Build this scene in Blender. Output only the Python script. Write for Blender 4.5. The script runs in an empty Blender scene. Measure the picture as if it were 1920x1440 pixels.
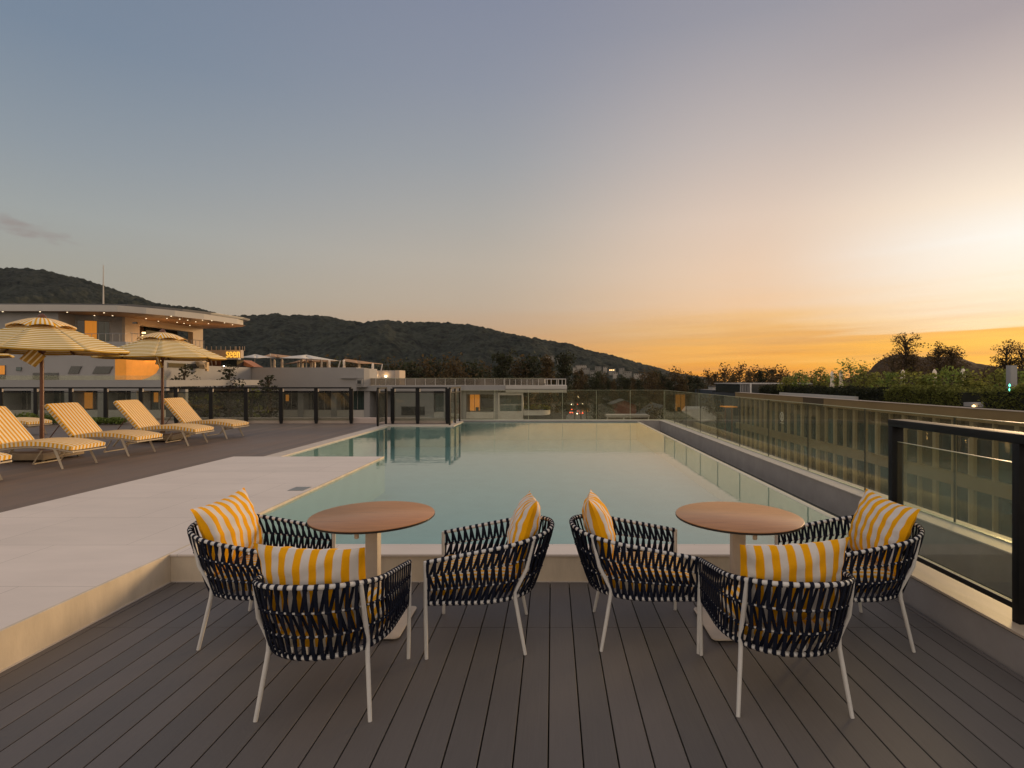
import bpy, bmesh, math, random
import numpy as np
from mathutils import Vector, Matrix
R = math.radians
PI = math.pi
S = bpy.context.scene
C = S.collection
random.seed(7)

# ------------------------------------------------------------------ camera
CAM_H = 1.62
FPX = 1000.0
CX, CY = 1036.0, 712.0
cam_d = bpy.data.cameras.new('camera')
cam_d.sensor_width = 36.0
cam_d.lens = FPX / 1920.0 * 36.0
cam_d.shift_x = -(CX - 960) / 1920.0
cam_d.shift_y = (CY - 720) / 1920.0
cam_d.clip_start = 0.05
cam_d.clip_end = 6000
cam = bpy.data.objects.new('camera', cam_d)
C.objects.link(cam)
cam.location = (0, 0, CAM_H)
cam.rotation_euler = (R(90), 0, 0)
S.camera = cam

def at(px, py, Y):
    """real-world point seen at a photo position when it stands Y metres away"""
    return Vector(((px - CX) * Y / FPX, Y, CAM_H + (CY - py) * Y / FPX))

def lin(c):
    c = c / 255.0
    return c / 12.92 if c <= 0.04045 else ((c + 0.055) / 1.055) ** 2.4

def rgb(r, g, b):
    return (lin(r), lin(g), lin(b), 1.0)

# ------------------------------------------------------------------ world
SUN_AZ, SUN_EL = 47.0, 9.0
world = bpy.data.worlds.new('World')
S.world = world
world.use_nodes = True
nt = world.node_tree
nt.nodes.clear()
def N(t, tree=None, **kw):
    n = (tree or nt).nodes.new(t)
    for k, v in kw.items():
        setattr(n, k, v)
    return n
def M_(op, a, b=None, c=None, clamp=False, tree=None):
    tr = tree or nt
    for x in (a, b, c):
        if isinstance(x, bpy.types.NodeSocket): tr = x.id_data
    n = tr.nodes.new('ShaderNodeMath'); n.operation = op; n.use_clamp = clamp
    for i, x in enumerate((a, b, c)):
        if x is None: continue
        if isinstance(x, (int, float)): n.inputs[i].default_value = x
        else: tr.links.new(x, n.inputs[i])
    return n.outputs[0]
tc = N('ShaderNodeTexCoord')
sep = N('ShaderNodeSeparateXYZ')
nt.links.new(tc.outputs['Generated'], sep.inputs[0])
az = M_('MULTIPLY', M_('ARCTAN2', sep.outputs[0], sep.outputs[1]), 180 / PI)
el = M_('MULTIPLY', M_('ARCSINE', sep.outputs[2]), 180 / PI)
# thin streaks of cloud low in the west
comb = N('ShaderNodeCombineXYZ')
nt.links.new(M_('MULTIPLY', az, 0.035), comb.inputs[0])
nt.links.new(M_('MULTIPLY_ADD', az, -0.012, M_('MULTIPLY', el, 0.62)), comb.inputs[1])
nz = N('ShaderNodeTexNoise'); nz.inputs['Scale'].default_value = 1.0; nz.inputs['Detail'].default_value = 5; nz.inputs['Roughness'].default_value = .55
nt.links.new(comb.outputs[0], nz.inputs['Vector'])
streak = M_('SUBTRACT', nz.outputs[0], 0.5)
low = M_('MULTIPLY', M_('SUBTRACT', 1.0, M_('DIVIDE', el, 15.0), clamp=True), M_('DIVIDE', M_('ADD', az, 12.0), 30.0, clamp=True), clamp=True)
el2 = M_('MULTIPLY_ADD', M_('MULTIPLY', streak, low), 10.0, el)
def epos(e):
    return (max(e, 0) / 90.0) ** 0.5
ep = M_('POWER', M_('DIVIDE', M_('MAXIMUM', el2, 0.0), 90.0), 0.5)
def ramp(keys):
    n = N('ShaderNodeValToRGB')
    nt.links.new(ep, n.inputs[0])
    cr = n.color_ramp
    cr.interpolation = 'LINEAR'
    cr.elements[0].position = epos(keys[0][0]); cr.elements[0].color = rgb(*keys[0][1])
    cr.elements[1].position = epos(keys[-1][0]); cr.elements[1].color = rgb(*keys[-1][1])
    for e, c in keys[1:-1]:
        x = cr.elements.new(epos(e)); x.color = rgb(*c)
    return n.outputs[0]
rA = ramp([(0, (170, 150, 128)), (4, (166, 156, 140)), (9, (164, 162, 152)), (13, (159, 164, 163)), (18, (143, 153, 162)), (26, (121, 137, 156)), (46, (108, 122, 146)), (75, (205, 198, 196)), (90, (215, 206, 200))])
rB = ramp([(0, (222, 155, 85)), (3, (208, 160, 112)), (5.5, (194, 162, 132)), (8, (190, 172, 152)), (12, (187, 176, 162)), (17, (173, 170, 165)), (22, (158, 161, 165)), (29, (142, 148, 162)), (36, (132, 139, 158)), (48, (118, 126, 148)), (75, (205, 198, 196)), (90, (215, 206, 200))])
rC = ramp([(0, (240, 158, 60)), (1.6, (243, 168, 72)), (2.8, (248, 182, 92)), (4.0, (236, 178, 105)), (5.4, (242, 192, 128)), (7.5, (242, 202, 162)), (11, (237, 206, 178)), (16, (226, 203, 185)), (23, (196, 184, 179)), (33, (154, 153, 163)), (48, (126, 128, 148)), (75, (205, 198, 196)), (90, (215, 206, 200))])
rD = ramp([(0, (250, 175, 58)), (1.6, (255, 192, 80)), (3.2, (255, 196, 92)), (4.3, (250, 182, 88)), (4.9, (255, 226, 180)), (7.5, (255, 240, 216)), (11.5, (255, 252, 244)), (15, (252, 236, 216)), (21, (214, 198, 188)), (28, (170, 160, 163)), (48, (140, 138, 150)), (75, (205, 198, 196)), (90, (215, 206, 200))])
rE = ramp([(0, (246, 224, 196)), (10, (244, 224, 202)), (30, (230, 216, 206)), (90, (215, 206, 200))])
def mixc(f, a, b):
    n = N('ShaderNodeMix', data_type='RGBA')
    nt.links.new(f, n.inputs[0]); nt.links.new(a, n.inputs[6]); nt.links.new(b, n.inputs[7])
    return n.outputs[2]
def seg(lo, hi):
    n = N('ShaderNodeMapRange', interpolation_type='SMOOTHSTEP')
    nt.links.new(az, n.inputs[0]); n.inputs[1].default_value = lo; n.inputs[2].default_value = hi
    return n.outputs[0]
col = mixc(seg(-48, -3), rA, rB)
col = mixc(seg(-10, 22), col, rC)
col = mixc(seg(19, 43), col, rD)
fb = N('ShaderNodeMapRange', interpolation_type='SMOOTHSTEP')
nt.links.new(M_('ABSOLUTE', M_('SUBTRACT', az, 20.0)), fb.inputs[0]); fb.inputs[1].default_value = 75; fb.inputs[2].default_value = 150
col = mixc(fb.outputs[0], col, rE)
n3 = N('ShaderNodeTexNoise'); n3.inputs['Scale'].default_value = 1.6; n3.inputs['Detail'].default_value = 4; n3.inputs['Roughness'].default_value = .5
nt.links.new(comb.outputs[0], n3.inputs['Vector'])
c3 = N('ShaderNodeRGB'); c3.outputs[0].default_value = rgb(206, 142, 92)
band = M_('MULTIPLY', M_('MULTIPLY', M_('MULTIPLY_ADD', n3.outputs[0], 5.0, -2.3, clamp=True), M_('SUBTRACT', 1.0, M_('DIVIDE', el, 7.5), clamp=True)), M_('DIVIDE', M_('ADD', az, 10.0), 22.0, clamp=True))
col = mixc(M_('MULTIPLY', band, .62), col, c3.outputs[0])
# small grey-pink cloud low in the south-west
c2 = N('ShaderNodeCombineXYZ'); nt.links.new(M_('MULTIPLY', az, .55), c2.inputs[0]); nt.links.new(M_('MULTIPLY', el, 1.3), c2.inputs[1])
n2 = N('ShaderNodeTexNoise'); n2.inputs['Scale'].default_value = 1.3; n2.inputs['Detail'].default_value = 6
nt.links.new(c2.outputs[0], n2.inputs['Vector'])
dx = M_('DIVIDE', M_('ADD', az, 44.7), 3.1)
dy = M_('DIVIDE', M_('SUBTRACT', el, M_('MULTIPLY_ADD', M_('ADD', az, 44.7), -0.17, 11.4)), 0.75)
mask = M_('SUBTRACT', 1.0, M_('ADD', M_('MULTIPLY', dx, dx), M_('MULTIPLY', dy, dy)))
cm = M_('MULTIPLY', M_('ADD', M_('MULTIPLY', mask, 0.8), M_('MULTIPLY', M_('SUBTRACT', n2.outputs[0], .5), 3.2)), 0.9, clamp=True)
cm = M_('MULTIPLY', cm, M_('GREATER_THAN', mask, -1.0))
cm = M_('MULTIPLY', cm, M_('ADD', mask, 0.9, clamp=True))
cr_ = N('ShaderNodeRGB'); cr_.outputs[0].default_value = rgb(150, 140, 136)
col = mixc(M_('MULTIPLY', cm, .75), col, cr_.outputs[0])
bg1 = N('ShaderNodeBackground'); bg1.inputs[1].default_value = 0.97
nt.links.new(col, bg1.inputs[0])
sky = N('ShaderNodeTexSky', sky_type='NISHITA')
sky.sun_disc = False
sky.sun_elevation = R(SUN_EL * .4)
sky.sun_rotation = R(SUN_AZ)
sky.altitude = 20; sky.air_density = 1.0; sky.dust_density = 1.5
bg2 = N('ShaderNodeBackground'); bg2.inputs[1].default_value = 0.004
nt.links.new(sky.outputs[0], bg2.inputs[0])
add = N('ShaderNodeAddShader')
nt.links.new(bg1.outputs[0], add.inputs[0]); nt.links.new(bg2.outputs[0], add.inputs[1])
out = N('ShaderNodeOutputWorld')
nt.links.new(add.outputs[0], out.inputs[0])

# ------------------------------------------------------------------ sun (already behind thin cloud: weak and soft)
sl = bpy.data.lights.new('sun', 'SUN')
sl.energy = 2.5
sl.angle = R(14)
sl.color = (1.0, 0.66, 0.34)
so = bpy.data.objects.new('sun', sl)
C.objects.link(so)
d = Vector((math.sin(R(SUN_AZ)) * math.cos(R(SUN_EL)), math.cos(R(SUN_AZ)) * math.cos(R(SUN_EL)), math.sin(R(SUN_EL))))
so.rotation_euler = (-d).to_track_quat('-Z', 'Y').to_euler()
so.location = d * 50

S.view_settings.view_transform = 'Standard'
S.view_settings.look = 'None'
S.view_settings.exposure = 0.0
S.view_settings.gamma = 1.0
S.render.engine = 'CYCLES'
S.cycles.use_denoising = True
S.cycles.max_bounces = 10
S.cycles.transparent_max_bounces = 24
S.cycles.sample_clamp_indirect = 6

# ------------------------------------------------------------------ materials
MATS = {}
def pmat(name, c, rough=.6, var=.08, scale=6, bump=0.0, bscale=40, metal=0.0, spec=.5, stretch=None, emit=None, estr=0, sheen=0):
    m = bpy.data.materials.new(name); m.use_nodes = True
    t = m.node_tree; b = t.nodes['Principled BSDF']
    b.inputs['Roughness'].default_value = rough
    b.inputs['Metallic'].default_value = metal
    b.inputs['Specular IOR Level'].default_value = spec
    if sheen: b.inputs['Sheen Weight'].default_value = sheen
    tcn = t.nodes.new('ShaderNodeTexCoord')
    mp = t.nodes.new('ShaderNodeMapping')
    if stretch: mp.inputs['Scale'].default_value = stretch
    t.links.new(tcn.outputs['Object'], mp.inputs[0])
    if var > 0:
        nz = t.nodes.new('ShaderNodeTexNoise'); nz.inputs['Scale'].default_value = scale; nz.inputs['Detail'].default_value = 6
        nz.inputs['Roughness'].default_value = .6
        t.links.new(mp.outputs[0], nz.inputs['Vector'])
        cr = t.nodes.new('ShaderNodeValToRGB')
        cr.color_ramp.elements[0].position = .3; cr.color_ramp.elements[1].position = .7
        cr.color_ramp.elements[0].color = tuple(x * (1 - var) for x in c[:3]) + (1,)
        cr.color_ramp.elements[1].color = tuple(min(1, x * (1 + var)) for x in c[:3]) + (1,)
        t.links.new(nz.outputs[0], cr.inputs[0]); t.links.new(cr.outputs[0], b.inputs['Base Color'])
    else:
        b.inputs['Base Color'].default_value = tuple(c[:3]) + (1,)
    if bump > 0:
        nb = t.nodes.new('ShaderNodeTexNoise'); nb.inputs['Scale'].default_value = bscale; nb.inputs['Detail'].default_value = 4
        t.links.new(mp.outputs[0], nb.inputs['Vector'])
        bp = t.nodes.new('ShaderNodeBump'); bp.inputs['Strength'].default_value = bump; bp.inputs['Distance'].default_value = .01
        t.links.new(nb.outputs[0], bp.inputs['Height']); t.links.new(bp.outputs[0], b.inputs['Normal'])
    if emit:
        b.inputs['Emission Color'].default_value = tuple(emit[:3]) + (1,)
        b.inputs['Emission Strength'].default_value = estr
    MATS[name] = m
    return m

def stripe_mat(name, c1, c2, period, duty=.5, soft=.04, rough=.85, trans=0):
    """woven stripes running along v; stripe coordinate u in metres (UV)"""
    m = bpy.data.materials.new(name); m.use_nodes = True
    t = m.node_tree; b = t.nodes['Principled BSDF']
    b.inputs['Roughness'].default_value = rough; b.inputs['Specular IOR Level'].default_value = .2
    uv = t.nodes.new('ShaderNodeUVMap'); uv.uv_map = 'uv'
    sp = t.nodes.new('ShaderNodeSeparateXYZ'); t.links.new(uv.outputs[0], sp.inputs[0])
    fr = M_('FRACT', M_('MULTIPLY', sp.outputs[0], 1.0 / period), tree=t)
    tri = M_('ABSOLUTE', M_('SUBTRACT', fr, .5), tree=t)
    f = M_('MULTIPLY_ADD', M_('SUBTRACT', tri, (1 - duty) / 2, tree=t), 1 / soft, .5, clamp=True, tree=t)
    mx = t.nodes.new('ShaderNodeMix'); mx.data_type = 'RGBA'
    t.links.new(f, mx.inputs[0]); mx.inputs[6].default_value = c1; mx.inputs[7].default_value = c2
    tcn = t.nodes.new('ShaderNodeTexCoord')
    nz = t.nodes.new('ShaderNodeTexNoise'); nz.inputs['Scale'].default_value = 420; nz.inputs['Detail'].default_value = 2
    t.links.new(tcn.outputs['Object'], nz.inputs['Vector'])
    nz2 = t.nodes.new('ShaderNodeTexNoise'); nz2.inputs['Scale'].default_value = 9; nz2.inputs['Detail'].default_value = 4
    t.links.new(tcn.outputs['Object'], nz2.inputs['Vector'])
    hs = t.nodes.new('ShaderNodeHueSaturation')
    t.links.new(mx.outputs[2], hs.inputs['Color'])
    t.links.new(M_('MULTIPLY_ADD', nz2.outputs[0], .18, .91, tree=t), hs.inputs['Value'])
    t.links.new(hs.outputs[0], b.inputs['Base Color'])
    bp = t.nodes.new('ShaderNodeBump'); bp.inputs['Strength'].default_value = .25; bp.inputs['Distance'].default_value = .004
    t.links.new(M_('MULTIPLY_ADD', nz2.outputs[0], 2.5, nz.outputs[0], tree=t), bp.inputs['Height']); t.links.new(bp.outputs[0], b.inputs['Normal'])
    if trans:
        tl = t.nodes.new('ShaderNodeBsdfTranslucent'); t.links.new(hs.outputs[0], tl.inputs[0])
        ms = t.nodes.new('ShaderNodeMixShader'); ms.inputs[0].default_value = trans
        t.links.new(b.outputs[0], ms.inputs[1]); t.links.new(tl.outputs[0], ms.inputs[2]); t.links.new(ms.outputs[0], t.nodes['Material Output'].inputs[0])
    MATS[name] = m
    return m

def glass_mat(name, tint, ior=1.5, dirt=.04, rough=0.0, dirtcol=(.55, .5, .4), dscale=3):
    """thin pane: light passes straight through, sky and rooms mirror by Fresnel, a little dust"""
    m = bpy.data.materials.new(name); m.use_nodes = True
    t = m.node_tree; t.nodes.clear()
    o = t.nodes.new('ShaderNodeOutputMaterial')
    tr = t.nodes.new('ShaderNodeBsdfTransparent'); tr.inputs[0].default_value = tuple(x ** .5 for x in tint) + (1,)
    gl = t.nodes.new('ShaderNodeBsdfGlossy'); gl.inputs['Roughness'].default_value = rough; gl.inputs['Color'].default_value = (.9, .95, .9, 1)
    fr = t.nodes.new('ShaderNodeFresnel'); gg = t.nodes.new('ShaderNodeNewGeometry')
    t.links.new(M_('MULTIPLY_ADD', gg.outputs['Backfacing'], 1 / ior - ior, ior), fr.inputs[0])
    mx = t.nodes.new('ShaderNodeMixShader')
    t.links.new(fr.outputs[0], mx.inputs[0]); t.links.new(tr.outputs[0], mx.inputs[1]); t.links.new(gl.outputs[0], mx.inputs[2])
    df = t.nodes.new('ShaderNodeBsdfDiffuse'); df.inputs[0].default_value = tuple(dirtcol) + (1,)
    tcn = t.nodes.new('ShaderNodeTexCoord'); nz = t.nodes.new('ShaderNodeTexNoise'); nz.inputs['Scale'].default_value = dscale; nz.inputs['Detail'].default_value = 8 if dscale > 1 else 2; nz.inputs['Roughness'].default_value = .7
    t.links.new(tcn.outputs['Object'], nz.inputs['Vector'])
    m2 = t.nodes.new('ShaderNodeMixShader')
    t.links.new(M_('MULTIPLY', M_('POWER', nz.outputs[0], 2.0, tree=t), dirt * 3.0, tree=t), m2.inputs[0])
    t.links.new(mx.outputs[0], m2.inputs[1]); t.links.new(df.outputs[0], m2.inputs[2])
    t.links.new(m2.outputs[0], o.inputs[0])
    MATS[name] = m
    return m

white_metal = pmat('white_powder_coat', (.62, .60, .57), .45, .05, 20)
rope = pmat('navy_rope', (.007, .010, .024), .8, .35, 90, .5, 260, spec=.2)
black_metal = pmat('black_powder_coat', (.008, .008, .009), .55, .1, 9, spec=.25)
rail_metal = black_metal
pillow_m = stripe_mat('yellow_white_stripe_pillow', (.80, .37, .002, 1), (.64, .60, .57, 1), .525 / 7.2)
pad_m = stripe_mat('yellow_white_stripe_pad', (.76, .36, .012, 1), (.66, .58, .46, 1), .05)
lounge_m = stripe_mat('yellow_cream_stripe_mattress', (.76, .38, .014, 1), (.82, .73, .56, 1), .066)
canopy_m = stripe_mat('yellow_cream_stripe_canopy', (.60, .38, .08, 1), (.98, .93, .72, 1), .072, duty=.32, trans=.10)
wood_top = pmat('brown_laminate', (.43, .205, .085), .33, .16, 5, .05, 60, stretch=(1, 9, 1))
black_edge = pmat('black_edge', (.015, .012, .01), .5, 0)
cream_metal = pmat('cream_powder_coat', (.55, .47, .38), .45, .05, 20)
teak = pmat('dark_varnished_wood', (.12, .042, .016), .35, .3, 12, .1, 60, stretch=(1, 1, .15))
lounger_frame_m = pmat('taupe_frame', (.44, .36, .25), .5, .08, 14)
stone = pmat('pale_paving_stone', (.50, .43, .375), .62, .10, 2.2, .12, 35)
coping_m = pmat('cream_coping_stone', (.55, .47, .39), .55, .10, 4, .1, 40)
plaster = pmat('cream_plaster', (.60, .51, .39), .75, .16, 2.2, .15, 25, stretch=(2.2, 2.2, .7))
grey_plaster = pmat('grey_plaster', (.31, .285, .275), .7, .12, 3, .1, 30)
white_cap = pmat('white_cap_stone', (.52, .47, .42), .55, .07, 6)
beige_cap = pmat('beige_travertine', (.50, .40, .30), .5, .12, 5, .1, 50, stretch=(3, .6, 1))
gutter_m = pmat('dark_wet_gutter', (.045, .055, .052), .25, .3, 5)
pool_tile = pmat('turquoise_pool_tile', (.36, .47, .445), .5, .06, 3)
wall_grey = pmat('grey_render_wall', (.32, .31, .305), .8, .05, .4)
wall_white = pmat('white_render_wall', (.50, .47, .43), .75, .05, .5)
wall_beige = pmat('beige_render_wall', (.48, .39, .30), .75, .05, .5)
soffit_m = pmat('wooden_soffit', (.36, .22, .12), .6, .1, 1)
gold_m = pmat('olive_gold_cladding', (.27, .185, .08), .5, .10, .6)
gold_dark = pmat('dark_bronze_cladding', (.085, .058, .028), .6, .15, .5)  # dark bronze tone with random variation, for facade wall and panel
fin_m = pmat('ochre_pilaster', (.36, .28, .15), .6, .08, .8)
win_dark = pmat('dark_window_glass', (.020, .026, .030), .08, .3, .3, spec=.8)
win_teal = pmat('teal_curtained_glass', (.05, .085, .085), .15, .4, 1.2, spec=.8, stretch=(3, 3, .1))
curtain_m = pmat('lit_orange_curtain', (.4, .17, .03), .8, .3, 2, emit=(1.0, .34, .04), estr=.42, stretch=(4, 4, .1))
orange_wall_m = pmat('self_glowing_orange_wall', (.5, .2, .03), .8, .35, .5, emit=(1.0, .34, .035), estr=.30)
lamp_m = pmat('warm_lamp', (1, .9, .7), .5, 0, emit=(1, .8, .5), estr=9)
lamp_dim_m = pmat('small_warm_lamp', (1, .8, .5), .5, 0, emit=(1, .62, .25), estr=3.5)
red_lamp_m = pmat('red_tail_lamp', (1, .1, .02), .5, 0, emit=(1, .08, .02), estr=6)
green_lamp_m = pmat('green_lamp', (.1, 1, .6), .5, 0, emit=(.15, 1, .6), estr=3)
sign_m = pmat('lit_yellow_sign', (1, .6, .1), .5, 0, emit=(1, .58, .08), estr=.75)
sail_white = pmat('white_shade_sail', (.62, .58, .52), .8, .05, 2)
sail_tan = pmat('tan_shade_sail', (.42, .24, .12), .8, .05, 2)
cloth_cream = pmat('cream_folded_cloth', (.86, .74, .60), .85, .15, 6)
logo_m = pmat('frosted_logo_film', (.62, .60, .45), .7, 0)
glass = glass_mat('balustrade_glass', (.84, .86, .74), 1.42, .07, dirtcol=(.42, .36, .22))
glass_dark = glass_mat('tinted_fence_glass', (.50, .54, .49), 1.45, .05)
seal_m = pmat('dark_glass_joint', (.03, .03, .022), .5, 0)
edge_m = pmat('bright_glass_edge', (.42, .44, .30), .3, 0)
steel_m = pmat('brushed_steel', (.35, .33, .3), .35, .1, 20, metal=.9)
grass_m = pmat('dark_ground', (.035, .04, .02), .95, .4, .05)
asphalt = pmat('asphalt', (.05, .048, .045), .85, .2, 2)
roof_red = pmat('red_brown_roof', (.16, .055, .035), .8, .25, 2)
roof_slate = pmat('slate_roof', (.075, .072, .065), .8, .25, 2, stretch=(1, 8, 1))
brick_wall = pmat('dim_white_wall', (.34, .31, .27), .8, .1, 1)
terra = pmat('brown_timber', (.20, .07, .03), .7, .2, 2)

def leaf_mat(name, c, var=.45, trans=.25):
    m = bpy.data.materials.new(name); m.use_nodes = True
    t = m.node_tree; b = t.nodes['Principled BSDF']
    b.inputs['Roughness'].default_value = .75; b.inputs['Specular IOR Level'].default_value = .25
    g = t.nodes.new('ShaderNodeNewGeometry')
    cr = t.nodes.new('ShaderNodeValToRGB')
    cr.color_ramp.elements[0].color = tuple(x * (1 - var) for x in c) + (1,)
    cr.color_ramp.elements[1].color = tuple(x * (1 + var) for x in c) + (1,)
    t.links.new(g.outputs['Random Per Island'], cr.inputs[0])
    t.links.new(cr.outputs[0], b.inputs['Base Color'])
    tl = t.nodes.new('ShaderNodeBsdfTranslucent'); t.links.new(cr.outputs[0], tl.inputs[0])
    mx = t.nodes.new('ShaderNodeMixShader'); mx.inputs[0].default_value = trans
    t.links.new(b.outputs[0], mx.inputs[1]); t.links.new(tl.outputs[0], mx.inputs[2])
    t.links.new(mx.outputs[0], t.nodes['Material Output'].inputs[0])
    return m
leaf_dark = leaf_mat('dark_foliage', (.034, .038, .018), .55, .3)
leaf_green = leaf_mat('garden_foliage', (.17, .18, .045), .6, .6)
leaf_bright = leaf_mat('fresh_shrub_foliage', (.16, .21, .05), .5, .5)
leaf_brown = leaf_mat('dusk_foliage', (.085, .060, .028), .4, .4)
bark = pmat('bark', (.06, .042, .028), .9, .3, 5)

# ------------------------------------------------------------------ mesh builder
class MB:
    def __init__(s):
        s.v = []; s.f = []; s.m = []; s.uv = []
        s.hasuv = False
    def add(s, vs, fs, mi=0, uvs=None):
        o = len(s.v)
        s.v += [tuple(p) for p in vs]
        for k, f in enumerate(fs):
            s.f.append(tuple(o + i for i in f)); s.m.append(mi)
            if uvs is not None:
                s.hasuv = True
                s.uv.append(uvs[k])
            else:
                s.uv.append([(0, 0)] * len(f))
        return s
    def box(s, x0, x1, y0, y1, z0, z1, mi=0):
        vs = [(x0, y0, z0), (x1, y0, z0), (x1, y1, z0), (x0, y1, z0), (x0, y0, z1), (x1, y0, z1), (x1, y1, z1), (x0, y1, z1)]
        fs = [(0, 3, 2, 1), (4, 5, 6, 7), (0, 1, 5, 4), (1, 2, 6, 5), (2, 3, 7, 6), (3, 0, 4, 7)]
        return s.add(vs, fs, mi)
    def tube(s, path, r, n=8, caps=True, ref=None, w=1.0, mi=0):
        """round (or flattened: w scales along ref) tube along a path"""
        path = [Vector(p) for p in path]
        k = len(path)
        rs = r if isinstance(r, (list, tuple)) else [r] * k
        vs = []
        prev = None
        for i, p in enumerate(path):
            if i == 0: t = path[1] - path[0]
            elif i == k - 1: t = path[-1] - path[-2]
            else: t = (path[i + 1] - path[i]).normalized() + (path[i] - path[i - 1]).normalized()
            t.normalize()
            if ref is not None: a = Vector(ref)
            elif prev is not None: a = prev
            else: a = Vector((0, 0, 1)) if abs(t.z) < .9 else Vector((1, 0, 0))
            a = (a - t * a.dot(t))
            if a.length < 1e-6: a = t.orthogonal()
            a.normalize(); prev = a
            b = t.cross(a)
            for j in range(n):
                an = 2 * PI * j / n
                vs.append(p + a * (math.cos(an) * rs[i] * w) + b * (math.sin(an) * rs[i]))
        fs = []
        for i in range(k - 1):
            for j in range(n):
                a0 = i * n + j; a1 = i * n + (j + 1) % n
                fs.append((a0, a1, a1 + n, a0 + n))
        if caps:
            fs.append(tuple(range(n - 1, -1, -1)))
            fs.append(tuple(range((k - 1) * n, k * n)))
        return s.add(vs, fs, mi)
    def lathe(s, prof, n=24, cx=0, cy=0, mi=0, caps=True):
        vs = []; k = len(prof)
        for (r, z) in prof:
            for j in range(n):
                an = 2 * PI * j / n
                vs.append((cx + r * math.cos(an), cy + r * math.sin(an), z))
        fs = []
        for i in range(k - 1):
            for j in range(n):
                a0 = i * n + j; a1 = i * n + (j + 1) % n
                fs.append((a0, a1, a1 + n, a0 + n))
        if caps:
            fs.append(tuple(range(n - 1, -1, -1))); fs.append(tuple(range((k - 1) * n, k * n)))
        return s.add(vs, fs, mi)
    def prism(s, pts, z0, z1, mi=0):
        """plan polygon (x, y) extruded z0..z1"""
        n = len(pts)
        vs = [(x, y, z0) for x, y in pts] + [(x, y, z1) for x, y in pts]
        fs = [tuple(range(n - 1, -1, -1)), tuple(range(n, 2 * n))] + [(i, (i + 1) % n, n + (i + 1) % n, n + i) for i in range(n)]
        return s.add(vs, fs, mi)
    def wallprism(s, pts, y0, y1, mi=0):
        """elevation polygon (x, z) extruded y0..y1"""
        n = len(pts)
        vs = [(x, y0, z) for x, z in pts] + [(x, y1, z) for x, z in pts]
        fs = [tuple(range(n)), tuple(range(2 * n - 1, n - 1, -1))] + [(i, n + i, n + (i + 1) % n, (i + 1) % n) for i in range(n)]
        return s.add(vs, fs, mi)
    def build(s, name, mat, parent=None, bevel=0, seg=2, smooth=True, ang=.7, kind=None, label=None, cat=None, group=None):
        me = bpy.data.meshes.new(name)
        me.from_pydata(s.v, [], s.f)
        mats = mat if isinstance(mat, (list, tuple)) else [mat]
        for m in mats: me.materials.append(m)
        if len(mats) > 1: me.polygons.foreach_set('material_index', s.m)
        if s.hasuv:
            l = me.uv_layers.new(name='uv')
            flat = [c for f in s.uv for p in f for c in p]
            l.data.foreach_set('uv', flat)
        if bevel > 0:
            bm = bmesh.new(); bm.from_mesh(me)
            bm.normal_update()
            es = [e for e in bm.edges if len(e.link_faces) == 2 and e.calc_face_angle(0) > .5]
            bmesh.ops.bevel(bm, geom=es, offset=bevel, segments=seg, profile=.5, affect='EDGES', clamp_overlap=True)
            bm.to_mesh(me); bm.free()
        if smooth:
            me.polygons.foreach_set('use_smooth', [True] * len(me.polygons))
            me.set_sharp_from_angle(angle=ang)
        me.update()
        o = bpy.data.objects.new(name, me)
        C.objects.link(o)
        if parent is not None: o.parent = parent
        if kind: o['kind'] = kind
        if label: o['label'] = label
        if cat: o['category'] = cat
        if group: o['group'] = group
        return o

def thing(name, label, cat, loc=(0, 0, 0), rz=0, group=None, scale=1):
    o = bpy.data.objects.new(name, None); C.objects.link(o)
    o.empty_display_size = .2
    o.location = loc; o.rotation_euler = (0, 0, rz)
    if scale != 1: o.scale = (scale,) * 3 if not isinstance(scale, tuple) else scale
    o['label'] = label; o['category'] = cat
    if group: o['group'] = group
    return o

def dup(root, loc, rz=0, label=None, group=None, scale=None):
    def rec(o, par):
        c = o.copy(); C.objects.link(c)
        if par is not None: c.parent = par
        for ch in kids.get(o.name, []): rec(ch, c)
        return c
    kids = {}
    def walk(o):
        kids[o.name] = list(o.children)
        for c in kids[o.name]: walk(c)
    walk(root)
    r = rec(root, None)
    r.location = loc; r.rotation_euler = (0, 0, rz)
    if scale is not None: r.scale = scale if isinstance(scale, tuple) else (scale,) * 3
    if label: r['label'] = label
    if group: r['group'] = group
    return r

def struct(name, mb, mat, **kw):
    return mb.build(name, mat, kind='structure', **kw)

# ------------------------------------------------------------------ setting: decks, pool
ZK = .225      # terrace level
ZW = .200      # water level
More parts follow.
